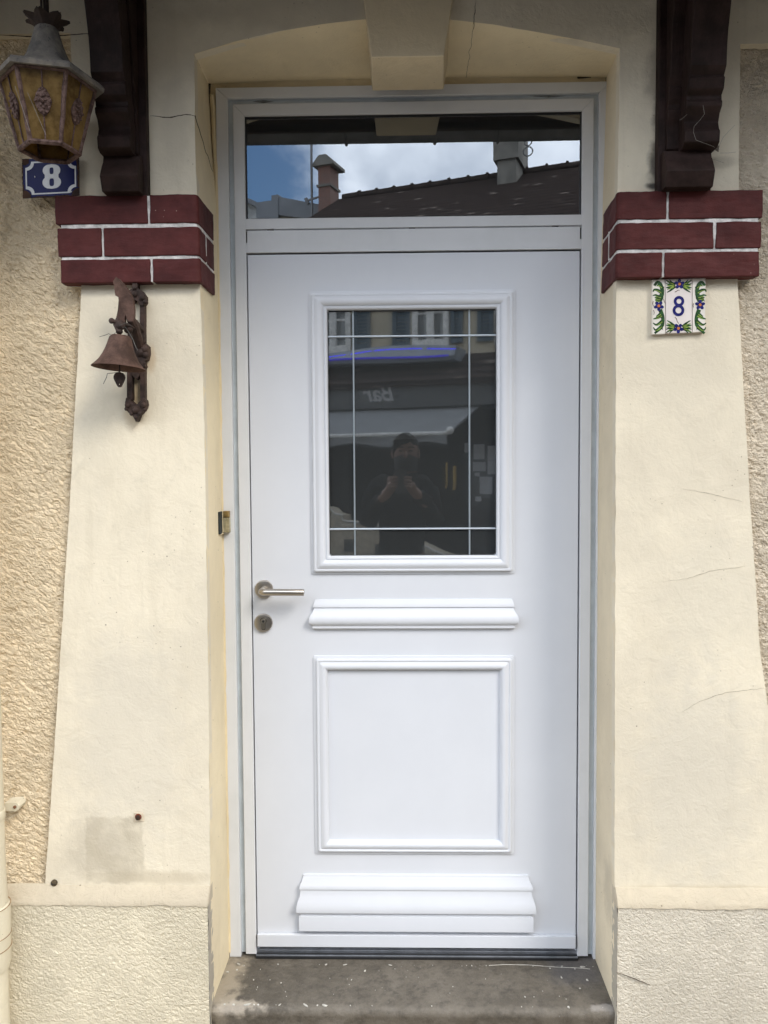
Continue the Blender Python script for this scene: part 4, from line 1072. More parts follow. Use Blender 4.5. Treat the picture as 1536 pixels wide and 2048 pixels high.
for (cx_, cy_, a0) in ((360, 690, -54), (1152, 670, -90), (755, 270, -90), (735, 1120, 90)):
    b = MB()
    for k in range(5):
        a = R(a0 + 72 * k); tq(b, disc(cx_ + 58 * math.cos(a), cy_ + 58 * math.sin(a), 42, 32, 14, a), TY - 0.0008 - 0.00002 * k, TY + 0.001)
    obj('flower', b, m_cobalt, tile)
    tl_(disc(cx_, cy_, 28, n=14), m_orange, 4, 'flower_centre')
b = MB()
def ringz(cx_, cy_, ro, ri, lv): 
    b.prism([[xz(1280 + x / 9.6, 540 + z / 9.6, TY) for x, z in disc(cx_, cy_, ro, n=32)], [xz(1280 + x / 9.6, 540 + z / 9.6, TY) for x, z in disc(cx_, cy_, ri, n=32)][::-1]], TY - lv, TY + 0.001)
ringz(747, 600, 101, 48, 0.0010); ringz(737, 775, 112, 58, 0.00104)
obj('figure', b, m_cobalt, tile)
b = MB()
for pp in ([(668, 425), (700, 410), (730, 388), (760, 395)], [(670, 905), (700, 940), (715, 990), (745, 1030)], [(255, 600), (245, 650), (262, 700)], [(450, 560), (470, 610), (485, 640)], [(260, 770), (272, 820), (262, 860)], [(1220, 530), (1225, 570), (1245, 610)], [(1030, 640), (1018, 690), (1035, 720)]):
    b = MB(); stroke(b, pp, 9, 5, 1.5); obj('tendril', b, m_sepia, tile, recalc=False)

# ================================================================== RUSTY BELL
t = NT('rusted_iron'); c = t.mix(t.ramp(t.noise(26, 7, 0.7), 0.35, 0.68), (0.050, 0.026, 0.018), (0.125, 0.070, 0.052))
c = t.mix(t.ramp(t.noise(9, 5, 0.6), 0.52, 0.7, 0, 0.7), c, (0.165, 0.088, 0.062))
m_iron = t.done(t.bsdf(c, 0.78, 0.25, t.bump(t.noise(110, 6, 0.7), 0.8, 0.003), 0.4))
m_iron2 = simple('dark_cast_iron_rust', (0.050, 0.028, 0.021), 0.75, 0.2, var=0.55, vs=35, bump=0.8, bs=120, bd=0.003)
bell = thing('door_bell', 'rusty iron pull bell on a scrolled wall bracket beside the door', 'bell')
by = -0.222
# back plate: two rails, top shell, middle boss, bottom leaf
b = MB()
def zp(a, c_, y): return xz(160 + a * 160 / 1057, 540 + c_ * 310 / 2048, y)
def plate_out(ps, y0, y1, seed=0): b.prism(rag([zp(a, c_, by) for a, c_ in ps], 0.004, 0.0006, seed), y0, y1)
plate_out([(800, 470), (860, 470), (866, 1720), (805, 1720)], by - 0.006, F + 0.001, 1)
plate_out([(640, 700), (705, 700), (700, 1720), (628, 1720)], by - 0.006, F + 0.001, 2)
plate_out([(712, 185), (775, 182), (775, 250), (830, 280), (880, 350), (885, 430), (850, 480), (800, 470), (780, 430), (745, 395), (710, 440), (660, 420), (640, 360), (655, 290), (705, 255)], by - 0.011, F + 0.001, 3)
plate_out([(628, 1690), (660, 1700), (755, 1790), (850, 1690), (885, 1720), (895, 1780), (880, 1830), (830, 1890), (800, 1920), (775, 1995), (755, 2005), (712, 1930), (650, 1880), (612, 1830), (615, 1750)], by - 0.011, F + 0.001, 4)
plate_out([(700, 960), (860, 960), (915, 1010), (920, 1110), (900, 1190), (860, 1210), (880, 1280), (800, 1290), (700, 1250)], by - 0.013, F + 0.001, 5)
plate_out([(700, 1290), (800, 1330), (805, 1400), (760, 1450), (700, 1395)], by - 0.010, F + 0.001, 6)
for (a, c_, r_) in ((740, 250, .006), (660, 340, .007), (840, 380, .008), (880, 430, .006), (745, 330, .008), (870, 1050, .011), (880, 1130, .009), (820, 1100, .012), (870, 960, .005), (865, 1240, .005), (650, 1790, .008), (855, 1790, .008), (755, 1850, .010), (755, 1950, .005), (630, 1840, .005), (880, 1850, .005), (700, 1900, .006), (810, 1900, .006)):
    p = zp(a, c_, by); b.ball((p[0], by - 0.011, p[1]), (r_, r_ * 0.8, r_), 10, 6)
obj('back_plate', b, m_iron2, bell, bevel=0.0012)
# arm reaching forward: an arched, tapering iron bar
b = MB(); ya = -0.30
arm = [(435, 150), (475, 90), (515, 115), (600, 210), (660, 300), (700, 400), (712, 520), (705, 680), (650, 690), (618, 645), (603, 585), (586, 640), (592, 700), (470, 690), (480, 620), (500, 520), (510, 400), (505, 355), (465, 335), (450, 230)]
b.prism(rag([zp(a, c_, ya) for a, c_ in arm], 0.005, 0.0002, 8), ya, ya + 0.014)
obj('arm', b, m_iron, bell, bevel=0.003)
b = MB()
def P3(a, c_, y): x, z = zp(a, c_, y); return (x, y, z)
b.tube([P3(670, 640, -0.295), P3(720, 760, -0.27), P3(760, 900, -0.245), P3(800, 1050, -0.225)], [0.011, 0.012, 0.013, 0.011], 10)
b.tube([P3(690, 660, -0.29), P3(750, 720, -0.26), P3(820, 800, -0.225)], [0.008, 0.008, 0.007], 9)
b.tube([P3(420, 672, -0.315), P3(520, 695, -0.312), P3(620, 720, -0.30), P3(720, 765, -0.28)], [0.0055, 0.0045, 0.0045, 0.004], 9)
b.ball(P3(418, 672, -0.316), 0.0072, 12, 8)
b.ball(P3(525, 730, -0.308), (0.013, 0.011, 0.014), 12, 8)
b.ball(P3(520, 810, -0.308), (0.009, 0.009, 0.008), 10, 6)
b.ball(P3(640, 780, -0.285), (0.012, 0.012, 0.012), 10, 6)
b.ball(P3(740, 720, -0.262), (0.008, 0.01, 0.012), 10, 6)
b.tube([P3(500, 640, -0.305), P3(460, 720, -0.312), P3(500, 800, -0.312)], 0.0045, 8)
obj('pivot', b, m_iron2, bell)
# bell cup, slightly tilted
yb = -0.305
bt, bb = P3(535, 862, yb), P3(520, 1300, yb)
L = bt[2] - bb[2]
prof = [(0.002, 0.0), (0.018, -0.001), (0.0225, -0.006), (0.0255, -0.018), (0.029, -0.030), (0.034, -0.043), (0.041, -0.056), (0.0495, -0.0665), (0.0545, -0.0715), (0.0555, -0.0728), (0.0535, -0.0722), (0.048, -0.066), (0.039, -0.054), (0.030, -0.038), (0.022, -0.012), (0.002, -0.006)]
k_ = L / 0.0728; rs = 1.17
b = MB()
b.lathe([(r_ * rs, h * k_) for r_, h in prof], (0, 0, 0), 'z', 40)
cup = obj('bell_cup', b, m_iron, bell, angle=50)
cup.location = (lerp(bt[0], bb[0], 0.0), yb, bt[2]); cup.rotation_euler = (R(-2), R(4.0), 0)
# clapper disc with a hole
cxz = zp(522, 1420, yb)
b = MB()
cl_ = disc(cxz[0], cxz[1], 0.0135, 0.0130, 22); tail = zp(523, 1525, yb)
outl = [(cxz[0] + 0.0138 * math.cos(R(a)), cxz[1] + 0.0135 * math.sin(R(a))) for a in range(-30, 211, 12)] + [(tail[0] - 0.0055, tail[1] - 0.0005), (tail[0] - 0.0025, tail[1] - 0.0045), (tail[0] + 0.0025, tail[1] - 0.0045), (tail[0] + 0.0055, tail[1] - 0.0005)]
b.prism([outl, disc(tail[0], zp(523, 1510, yb)[1], 0.0021, n=10)[::-1]], yb - 0.004, yb + 0.004)
b.tube([(cxz[0], yb, cxz[1] + 0.010), (bt[0] - 0.001, yb, bt[2] - 0.02)], 0.002, 6)
obj('clapper', b, m_iron2, bell, bevel=0.001)
m_wire = simple('dull_wire', (0.10, 0.095, 0.085), 0.6, 0.6)
b = MB()
b.tube([P3(258, 882, -0.318), P3(330, 862, -0.318), P3(380, 842, -0.318), P3(415, 862, -0.318), P3(440, 850, -0.316), P3(480, 825, -0.315)], 0.0007, 5); obj('wire', b, m_wire, bell); b = MB()
b.tube([P3(308, 1505, -0.34), P3(350, 1420, -0.34), P3(362, 1368, -0.34), P3(430, 1362, -0.335), P3(500, 1352, -0.325), P3(570, 1325, -0.315)], 0.0008, 5); obj('wire', b, m_wire, bell); b = MB()
b.tube([P3(560, 760, -0.318), P3(600, 755, -0.318), P3(650, 830, -0.325), P3(700, 920, -0.33), P3(735, 1010, -0.332), P3(760, 1060, -0.33)], 0.0008, 5)
b.tube([P3(520, 735, -0.322), P3(600, 700, -0.322), P3(690, 745, -0.315)], 0.0008, 5)
obj('wire', b, m_wire, bell)

# ================================================================== BRASS BOX, BOLTS, DOWNPIPE
bx = thing('brass_latch_box', 'small tarnished brass box let into the left joint of the door frame', 'latch')
m_brass = simple('tarnished_brass', (0.56, 0.49, 0.31), 0.36, 0.6, var=0.35, vs=60)
bzt, bzb = pt(452, 1022, -0.02).z, pt(452, 1066, -0.02).z
bxl, bxm, bxr = pt(435, 1045, -0.055).x, pt(446.5, 1045, -0.02).x, pt(459, 1045, -0.02).x
zsp = lerp(bzt, bzb, 0.30)
b = MB(); b.box(bxm, bxr, -0.026, 0.0, bzb + 0.002, zsp - 0.0006); obj('brass_plate', b, m_brass, bx, bevel=0.0012)
b = MB(); b.box(bxm + 0.0004, bxr - 0.0006, -0.0235, 0.0, zsp + 0.0006, bzt); obj('brass_cap', b, simple('brown_brass', (0.36, 0.25, 0.10), 0.45, 0.8, var=0.4, vs=50), bx, bevel=0.0012)
b = MB(); b.box(-0.556, bxm - 0.0008, -0.062, 0.0, bzb - 0.001, bzt - 0.001)
o = obj('dark_recess', b, simple('black_green_void', (0.012, 0.018, 0.018), 0.7), bx)
b = MB(); b.tube([(bxm - 0.0005, -0.026, bzb), (bxm - 0.0010, -0.026, zsp), (bxm - 0.0002, -0.026, bzt)], 0.0016, 6); b.tube([(-0.5475, -0.062, bzb - 0.002), (bxm, -0.027, bzb - 0.001)], 0.0018, 6)
obj('chipped_edge', b, m_bead, bx)

bolt = thing('rusty_bolt_socket', 'square socket with a dark rusty bolt above the grey plaster patch', 'bolt')
p = pt(277, 1634, F)
b = MB(); b.prism([[(p.x - 0.0125, p.z - 0.0120), (p.x + 0.0145, p.z - 0.0105), (p.x + 0.012, p.z + 0.0115), (p.x - 0.0115, p.z + 0.0125)], disc(p.x, p.z + 0.001, 0.0088, n=18)[::-1]], F - 0.0025, F + 0.002); obj('socket_plate', b, simple('pale_socket', (0.55, 0.46, 0.34), 0.8, var=0.3, vs=100), bolt, bevel=0.0008)
b = MB(); b.lathe([(0.0087, 0.0), (0.0087, -0.002), (0.006, -0.0025), (0.0055, 0.0)], (p.x, F - 0.0005, p.z + 0.001), 'y', 18); obj('rust_ring', b, simple('red_rust', (0.20, 0.045, 0.02), 0.85, var=0.5, vs=150), bolt)
b = MB(); b.lathe([(0.0070, 0.0), (0.0070, -0.006), (0.005, -0.0075)], (p.x, F, p.z), 'y', 6); obj('bolt_head', b, m_rust, bolt)
bolt2 = thing('rusty_screw', 'round rusty screw head just above the left plinth ledge', 'screw')
p = pt(109, 1765, F)
b = MB(); b.lathe([(0.0088, 0.0), (0.0088, -0.004), (0.006, -0.0075), (0.003, -0.0085)], (p.x, F, p.z), 'y', 14); obj('screw_head', b, simple('speckled_rust', (0.10, 0.07, 0.035), 0.7, 0.3, var=0.8, vs=250, bump=0.8, bs=300, bd=0.002), bolt2)
b = MB(); b.box(p.x - 0.006, p.x + 0.006, F - 0.0090, F - 0.0075, p.z - 0.001, p.z + 0.001); obj('slot', b, m_dark, bolt2)

pipe = thing('downpipe', 'cream painted downpipe with rusty collars at the left edge', 'pipe')
m_pipe = cream_mat('cream_pipe_paint', (0.66, 0.60, 0.46), 0.3)
PXc = pt(8, 1700, -0.29).x - 0.052; PYc = -0.275
b = MB(); b.lathe([(0.043, 0.36), (0.043, 5.0)], (PXc, PYc, 0), 'z', 32); b.lathe([(0.0415, -0.2), (0.0415, 0.27)], (PXc, PYc, 0), 'z', 32)
obj('pipe', b, m_pipe, pipe)
zc0 = pt(8, 1812, PYc).z; zc1 = pt(8, 1925, PYc).z
b = MB(); b.lathe([(0.0435, zc1 - 0.02), (0.050, zc1), (0.052, zc0 - 0.02), (0.0515, zc0), (0.046, zc0 + 0.004), (0.0425, 0.40)], (PXc, PYc, 0), 'z', 32)
obj('socket_collar', b, m_pipe, pipe)
m_rl = simple('orange_rust_line', (0.30, 0.19, 0.10), 0.85, var=0.6, vs=30)
for z in (zc0 + 0.001, lerp(zc0, zc1, 0.50), lerp(zc0, zc1, 0.72)):
    pts = [(PXc + 0.0515 * math.cos(2 * math.pi * i / 40), PYc + 0.0515 * math.sin(2 * math.pi * i / 40), z + 0.0015 * math.sin(i * 2 * math.pi / 40)) for i in range(41)]
    b = MB(); b.tube(pts, 0.0011, 6); obj('rust_line', b, m_rl, pipe)
zbk = pt(10, 1631, PYc).z
b = MB(); b.lathe([(0.0445, zbk - 0.012), (0.0455, zbk - 0.010), (0.0455, zbk + 0.010), (0.0445, zbk + 0.012)], (PXc, PYc, 0), 'z', 32)
xs_ = PXc + 0.043
b.prism([(xs_ - 0.02, zbk - 0.010), (xs_ + 0.008, zbk - 0.012), (xs_ + 0.018, zbk - 0.006), (xs_ + 0.021, zbk + 0.003), (xs_ + 0.014, zbk + 0.012), (xs_, zbk + 0.013), (xs_ - 0.02, zbk + 0.011)], -0.225, -0.185)
obj('wall_clip', b, m_pipe, pipe, bevel=0.002)
b = MB(); b.lathe([(0.0042, -0.001), (0.0042, -0.004), (0.002, -0.005)], (xs_ + 0.009, -0.225, zbk + 0.002), 'y', 10); obj('clip_screw', b, simple('rust_screw', (0.22, 0.10, 0.05), 0.8), pipe)

# ================================================================== THE STREET (mirrored in the panes)
t = NT('pavement_concrete'); c = t.mix(t.ramp(t.noise(2, 7), 0.3, 0.7), (0.21, 0.175, 0.122), (0.28, 0.235, 0.165))
m_pave = t.done(t.bsdf(c, 0.85, 0, t.bump(t.noise(60, 4), 0.4, 0.004), 0.3))
m_road = simple('asphalt', (0.055, 0.055, 0.057), 0.85, var=0.35, vs=30, bump=0.6, bs=120, bd=0.004)
def struct(name, mb, mat, **k):
    o = obj(name, mb, mat, **k); o['kind'] = 'structure'; return o
b = MB(); b.box(-30, 30, -1.75, -0.18, -0.5, -0.20); struct('pavement', b, m_pave)
b = MB(); b.box(-30, 30, -1.90, -1.752, -0.5, -0.205); struct('kerb', b, simple('granite_kerb', (0.33, 0.32, 0.31), 0.7, var=0.3, vs=60), bevel=0.01)
b = MB(); b.box(-120, 120, -120, 30, -0.6, -0.33); struct('road', b, m_road)

ANG = math.atan(0.36); OX, OY = 0.0, -10.4
eu = Vector((math.cos(ANG), math.sin(ANG), 0)); en = Vector((-math.sin(ANG), math.cos(ANG), 0))
def opp(px, py, off=0.0):
    "where the mirrored ray through this photo point meets the plane standing `off` in front of the bar's wall -> (u, z)"
    d = ray(px, py); o_ = CAM - Vector((OX, -OY, 0))     # mirrored world: y -> -y
    n = Vector((en.x, -en.y, 0)); k = (off - n.dot(o_)) / n.dot(d)
    p = CAM + d * k; q = Vector((p.x - OX, -p.y - OY, 0))
    return (q.dot(eu), p.z)
bar = thing('bar_building', 'cream bar building across the street with grey awning, mirrored in the door glass', 'building')
bar.location = (OX, OY, 0); bar.rotation_euler = (0, 0, ANG)
m_bwall = simple('ochre_facade', (0.40, 0.35, 0.26), 0.85, var=0.2, vs=3)
m_shut = simple('blue_grey_shutter', (0.045, 0.075, 0.10), 0.6)
m_bwin = simple('white_window_paint', (0.62, 0.61, 0.58), 0.5)
m_bglass = simple('dim_window_glass', (0.10, 0.11, 0.115), 0.15)
t = NT('brown_roof_tiles'); br = t.node('ShaderNodeTexBrick'); br.inputs['Scale'].default_value = 1.0
tcoord = t.node('ShaderNodeTexCoord'); t.setin(br.inputs['Vector'], t.mapping(tcoord.outputs['UV'], scale=(1, 1, 1)))
wv = t.node('ShaderNodeTexWave', wave_type='BANDS', bands_direction='Z'); t.setin(wv.inputs['Vector'], t.geo); wv.inputs['Scale'].default_value = 2.6; wv.inputs['Distortion'].default_value = 1.2; wv.inputs['Detail'].default_value = 3; wv.inputs['Detail Scale'].default_value = 3
c = t.mix(t.ramp(wv.outputs['Fac'], 0.1, 0.6), (0.018, 0.014, 0.013), (0.042, 0.031, 0.027))
c = t.mix(t.ramp(t.noise(6, 6, 0.7, 0, t.mapping(scale=(0.6, 0.6, 2))), 0.55, 0.75, 0, 0.6), c, (0.040, 0.030, 0.026))
c = t.mix(t.math('MULTIPLY', t.ramp(t.voro(3.4, vec=t.mapping(scale=(0.6, 0.6, 2.0))), 0.24, 0.10), t.ramp(t.noise(1.4, 5), 0.40, 0.55)), c, (0.17, 0.14, 0.12))
m_rtile = t.done(t.bsdf(c, 0.95, 0, None, 0.0))
m_grey = simple('charcoal_fascia', (0.055, 0.058, 0.06), 0.6)
m_awn = simple('grey_awning_cloth', (0.17, 0.175, 0.18), 0.8, var=0.15, vs=4)
m_void = simple('dim_bar_interior', (0.018, 0.018, 0.019), 0.7)
ULEFT, URIGHT = -2.95, 16.0
OFFR = -4.2
zr0, zr1 = opp(700, 388, OFFR)[1], opp(1140, 340, OFFR)[1]; zridge = (zr0 + zr1) / 2
zeave = 4.75
b = MB(); b.box(ULEFT - 6, URIGHT, -8.4, 0.0, 3.0, zeave); b.box(ULEFT - 6, URIGHT, -8.4, -4.0, -0.4, 3.0)
obj('wall', b, m_bwall, bar)
b = MB(); b.prism([(0.35, zeave - 0.08), (0.35, zeave), (OFFR, zridge), (-8.8, zeave), (-8.8, zeave - 0.08)], ULEFT, URIGHT, frame=lambda y, z, x: (x, y, z))
roof = obj('roof', b, m_rtile, bar)
b = MB()
for k in range(46):
    u = ULEFT + 0.1 + k * 0.40; b.lathe([(0.085, u), (0.095, u + 0.36), (0.12, u + 0.37), (0.12, u + 0.41)], (0, OFFR, zridge + 0.0), 'x', 10)
obj('ridge_tiles', b, m_rtile, bar)
# chimneys
m_cbrick = NT('chimney_brick'); bn = m_cbrick.node('ShaderNodeTexBrick'); bn.inputs['Scale'].default_value = 1
m_cbrick.setin(bn.inputs['Vector'], m_cbrick.mapping(m_cbrick.mapping(rot=(R(90), 0, 0)), scale=(7, 7, 7)))
bn.inputs['Color1'].default_value = (0.16, 0.062, 0.042, 1); bn.inputs['Color2'].default_value = (0.10, 0.045, 0.035, 1); bn.inputs['Mortar'].default_value = (0.22, 0.19, 0.16, 1)
m_cbrick = m_cbrick.done(m_cbrick.bsdf(bn.outputs['Color'], 0.85))
m_conc = simple('stained_render', (0.16, 0.15, 0.13), 0.85, var=0.35, vs=3)
u0, zt_ = opp(645, 330, OFFR); u1, _ = opp(668, 330, OFFR)
b = MB(); b.box(u0, u1, OFFR - 0.22, OFFR + 0.22, zridge - 1.2, zt_ - 0.12); ch = obj('chimney', b, m_cbrick, bar)
b = MB(); b.box(u0 - 0.03, u1 + 0.03, OFFR - 0.25, OFFR + 0.25, zt_ - 0.55, zt_ - 0.50); obj('chimney_band', b, m_conc, bar); b = MB(); b.prism([(u0 - 0.10, zt_ - 0.12), (u0 - 0.08, zt_ - 0.05), (u0 + 0.05, zt_ + 0.10), (u1 - 0.05, zt_ + 0.10), (u1 + 0.12, zt_ - 0.06), (u1 + 0.12, zt_ - 0.12)], OFFR - 0.3, OFFR + 0.3)
obj('chimney_cap', b, m_conc, bar)
ua, za = opp(627, 306, OFFR)
b = MB(); b.tube([(ua, OFFR + 0.1, zt_ - 1.6), (ua, OFFR + 0.1, zt_ + 1.0)], 0.03, 6); b.tube([(ua - 0.12, OFFR + 0.1, zt_ - 0.75), (ua + 0.2, OFFR + 0.1, zt_ - 0.7)], 0.025, 6); b.tube([(ua - 0.15, OFFR + 0.1, zt_ - 0.7), (ua - 0.08, OFFR + 0.1, zt_ - 0.82)], 0.04, 6)
obj('aerial', b, m_zinc, bar)
u0, zc_ = opp(998, 300, OFFR + 0.6); u1, _ = opp(1036, 300, OFFR + 0.6)
b = MB(); b.box(u0, u1, OFFR - 0.1, OFFR + 0.75, zridge - 1.4, zc_ + 1.0); b.box(u0 - 0.07, u1 + 0.05, OFFR - 0.15, OFFR + 0.8, zc_ - 0.25, zc_ + 0.4)
obj('chimney', b, m_conc, bar)
b = MB()
for dz, dr in ((0.16, 0.07), (-0.02, 0.09)):
    b.tube([(u1 + 0.16 + dr * math.cos(a / 6 * math.pi), OFFR + 0.4, zc_ + dz + dr * math.sin(a / 6 * math.pi)) for a in range(13)], 0.013, 6)
obj('aerial', b, m_zinc, bar)
# upper windows and shutters
zwb = opp(790, 694, 0)[1]
def window(pl, pr):
    a, c_ = opp(pl, 660, 0)[0], opp(pr, 660, 0)[0]
    w = bpy.data.objects.new('window', None); COL.objects.link(w); w.parent = bar
    b = MB(); zt2 = zeave - 0.25
    b.box(a, c_, 0.0, 0.05, zwb - 0.06, zwb); 
    b.prism([[(a, zwb), (c_, zwb), (c_, zt2), (a, zt2)], [(a + 0.09, zwb + 0.08), (a + 0.09, zt2 - 0.09), (c_ - 0.09, zt2 - 0.09), (c_ - 0.09, zwb + 0.08)]], 0.04, 0.0)
    m_ = (a + c_) / 2; b.box(m_ - 0.06, m_ + 0.06, 0.005, 0.045, zwb, zt2)
    for f_ in (0.42, 0.75): b.box(a, c_, 0.008, 0.035, lerp(zwb, zt2, f_) - 0.015, lerp(zwb, zt2, f_) + 0.015)
    obj('window_frame', b, m_bwin, w)
    b = MB(); b.box(a + 0.02, c_ - 0.02, 0.002, 0.012, zwb, zt2); obj('pane', b, m_bglass, w)
    return a, c_, zt2
def shutter(pl, pr):
    a, c_ = opp(pl, 660, 0.03)[0], opp(pr, 660, 0.03)[0]
    b = MB(); zt2 = zeave - 0.25
    b.prism([[(a, zwb), (c_, zwb), (c_, zt2), (a, zt2)], [(a + 0.06, zwb + 0.08), (a + 0.06, zt2 - 0.08), (c_ - 0.06, zt2 - 0.08), (c_ - 0.06, zwb + 0.08)]], 0.055, 0.01)
    k = 0; z = zwb + 0.1
    while z < zt2 - 0.1:
        b.add([(a + 0.05, 0.045, z), (c_ - 0.05, 0.045, z), (c_ - 0.05, 0.015, z + 0.05), (a + 0.05, 0.015, z + 0.05), (a + 0.05, 0.039, z), (c_ - 0.05, 0.039, z), (c_ - 0.05, 0.009, z + 0.05), (a + 0.05, 0.009, z + 0.05)], [(0, 1, 2, 3), (7, 6, 5, 4), (0, 4, 5, 1), (1, 5, 6, 2), (2, 6, 7, 3), (3, 7, 4, 0)]); z += 0.055
    obj('shutter', b, m_shut, bar)
window(632, 702); shutter(708, 741); shutter(786, 820); window(826, 899); shutter(902, 926); window(990, 1060); shutter(955, 986)
# pent roof over the bar front, hood with blue neon, fascia, awning
z_hood = opp(790, 700, 0.5)[1]
b = MB(); zt3 = opp(800, 715, 0.3)[1]; zb3 = opp(800, 762, 1.0)[1]
b.prism([(-0.05, zt3 + 0.05), (0.3, zt3), (1.05, zb3), (1.05, zb3 - 0.08), (-0.05, zb3 - 0.08)], -8, URIGHT, frame=lambda y, z, x: (x, y, z)); obj('tiled_pent_roof', b, m_rtile, bar)
ue = opp(912, 697, 0.7)[0]
b = MB(); NV = 20
def neon(px0, px1, pts_, off):
    return [(opp(px, py, off)[0], off, opp(px, py, off)[1]) for px, py in pts_]
tA = neon(0, 0, [(560, 735), (610, 724), (655, 714), (700, 709), (740, 703), (780, 699), (830, 697), (912, 698)], 0.85)
tB = neon(0, 0, [(560, 728), (655, 719), (700, 717), (780, 715), (850, 713), (897, 710)], 0.95)
em = NT('blue_neon'); e = em.node('ShaderNodeEmission'); e.inputs['Color'].default_value = (0.05, 0.05, 1.0, 1); e.inputs['Strength'].default_value = 4.5; m_neon = em.done(e.outputs[0])
em = NT('blue_neon_dim'); e = em.node('ShaderNodeEmission'); e.inputs['Color'].default_value = (0.08, 0.06, 0.9, 1); e.inputs['Strength'].default_value = 1.6; m_neon2 = em.done(e.outputs[0])
def cat(ps, n=40):
    P = [Vector(p) for p in ps]; out = []
    for i in range(n + 1):
        t_ = i / n * (len(P) - 1); j = min(int(t_), len(P) - 2); out.append(P[j].lerp(P[j + 1], t_ - j))
    return out
ca_ = cat(tA, 60)
for i0, i1 in ((0, 14), (15, 24), (26, 35), (36, 53), (54, 60)):
    b = MB(); b.tube(ca_[i0:i1 + 1], 0.016, 6); obj('neon_tube', b, m_neon, bar)
b = MB(); b.tube(cat(tB, 50), 0.013, 6); obj('neon_tube', b, m_neon2, bar)
b = MB()
hoodr = [[(p.x, 0.84, p.z + 0.06), (p.x, 0.87, p.z - 0.02), (p.x, 0.93, q.z), (p.x, 0.90, q.z - 0.06), (p.x, 0.3, q.z - 0.05), (p.x, 0.3, p.z + 0.06)] for p, q in zip(cat(tA, 40), cat(tB, 40))]
b.rings(hoodr, True); obj('curved_hood', b, simple('pale_hood', (0.20, 0.22, 0.245), 0.5, var=0.2, vs=2), bar)
zs0, zs1 = opp(760, 764, 1.0)[1], opp(760, 816, 1.0)[1]
b = MB(); b.box(-8, URIGHT, -0.1, 1.0, zs1, zs0); obj('sign_board', b, m_grey, bar)
fc = bpy.data.curves.new('lettering', 'FONT'); fc.body = 'Bar'; fc.size = 0.34; fc.extrude = 0.006; fc.shear = 0.25; fc.align_x = 'CENTER'; fc.resolution_u = 4; fc.offset = 0.004
uB, zB = opp(760, 785, 1.01)
fo = bpy.data.objects.new('lettering', fc); COL.objects.link(fo); fo.parent = bar
fo.location = (uB, 1.012, zB - 0.12); fo.rotation_euler = (R(90), 0, R(180))
bpy.context.view_layer.update()
lm = bpy.data.meshes.new_from_object(fo.evaluated_get(bpy.context.evaluated_depsgraph_get()))
lo = bpy.data.objects.new('lettering', lm); COL.objects.link(lo); lo.parent = bar; lo.location = fo.location; lo.rotation_euler = fo.rotation_euler
lm.materials.clear(); lm.materials.append(simple('grey_white_letter', (0.34, 0.34, 0.34), 0.6))
bpy.data.objects.remove(fo); lo.name = 'lettering'
# awning
ua1 = opp(897, 870, 2.4)[0]
za0, za1, za2 = zs1 - 0.01, opp(760, 869, 2.4)[1], opp(760, 890, 2.4)[1]
b = MB(); b.prism([(0.9, za0), (2.4, za1), (2.4, za1 - 0.03), (0.9, za0 - 0.03)], -8, ua1, frame=lambda y, z, x: (x, y, z))
obj('awning', b, m_awn, bar)
b = MB(); b.tube([(-8, 2.42, za1), (ua1 + 0.02, 2.42, za1)], 0.022, 8); b.ball((ua1 + 0.03, 2.42, za1 + 0.03), 0.05); obj('awning_bar', b, m_bwin, bar)
b = MB(); b.grid(lambda u, v: (lerp(-8, ua1, u), 2.42 + 0.015 * math.sin(u * 90), lerp(za2 + 0.03 * math.sin(u * 60) , za1 - 0.02, v)), 300, 2); obj('valance', b, m_awn, bar, recalc=False)
# ground-floor front: dark openings, notice board, brass door pulls
b = MB(); b.box(-8, URIGHT, -3.9, -3.8, -0.4, 3.0); obj('back_wall', b, m_void, bar)
b = MB(); b.box(-8, URIGHT, -3.8, 0.0, 2.93, 2.99); obj('bar_ceiling', b, m_void, bar)
b = MB(); ug0 = opp(935, 950, 0)[0]; b.box(ug0, URIGHT, -0.05, 0.05, -0.33, 2.95); obj('shopfront', b, simple('dark_shopfront', (0.028, 0.03, 0.035), 0.25), bar)
b = MB(); b.box(-8, opp(700, 950, 0)[0], -0.05, 0.05, -0.33, 0.75); b.box(opp(700, 950, 0)[0] - 0.1, opp(700, 950, 0)[0], -0.05, 0.05, -0.33, 2.95); obj('shopfront', b, m_void, bar)
m_gold = simple('polished_brass', (0.75, 0.52, 0.16), 0.35, 0.6, var=0.1)
for (px, p0, p1) in ((910.5, 932, 971), (894, 925, 968)):
    u_, za_ = opp(px, p0, 0.12); zb_ = opp(px, p1, 0.12)[1]
    b = MB(); b.tube([(u_, 0.12, za_), (u_, 0.12, zb_), (u_ - 0.02, 0.10, zb_ - 0.06)], 0.026 if px > 900 else 0.017, 8); obj('door_pull', b, m_gold, bar)
m_paper = simple('notice_paper', (0.55, 0.57, 0.6), 0.8, var=0.1)
for (x0, y0, x1, y1, sc) in ((948, 889, 970, 918, .8), (976, 892, 1000, 920, 1), (947, 924, 972, 942, .8), (950, 945, 960, 952, .6), (960, 953, 985, 988, 1.1), (976, 921, 996, 948, .7), (930, 886, 940, 905, .4), (951, 993, 963, 1003, .6)):
    a, zt5 = opp(x0, y0, 0.06); c_, zb5 = opp(x1, y1, 0.06)
    b = MB(); b.box(a, c_, 0.055, 0.062, zb5, zt5); obj('notice', b, m_paper, bar)

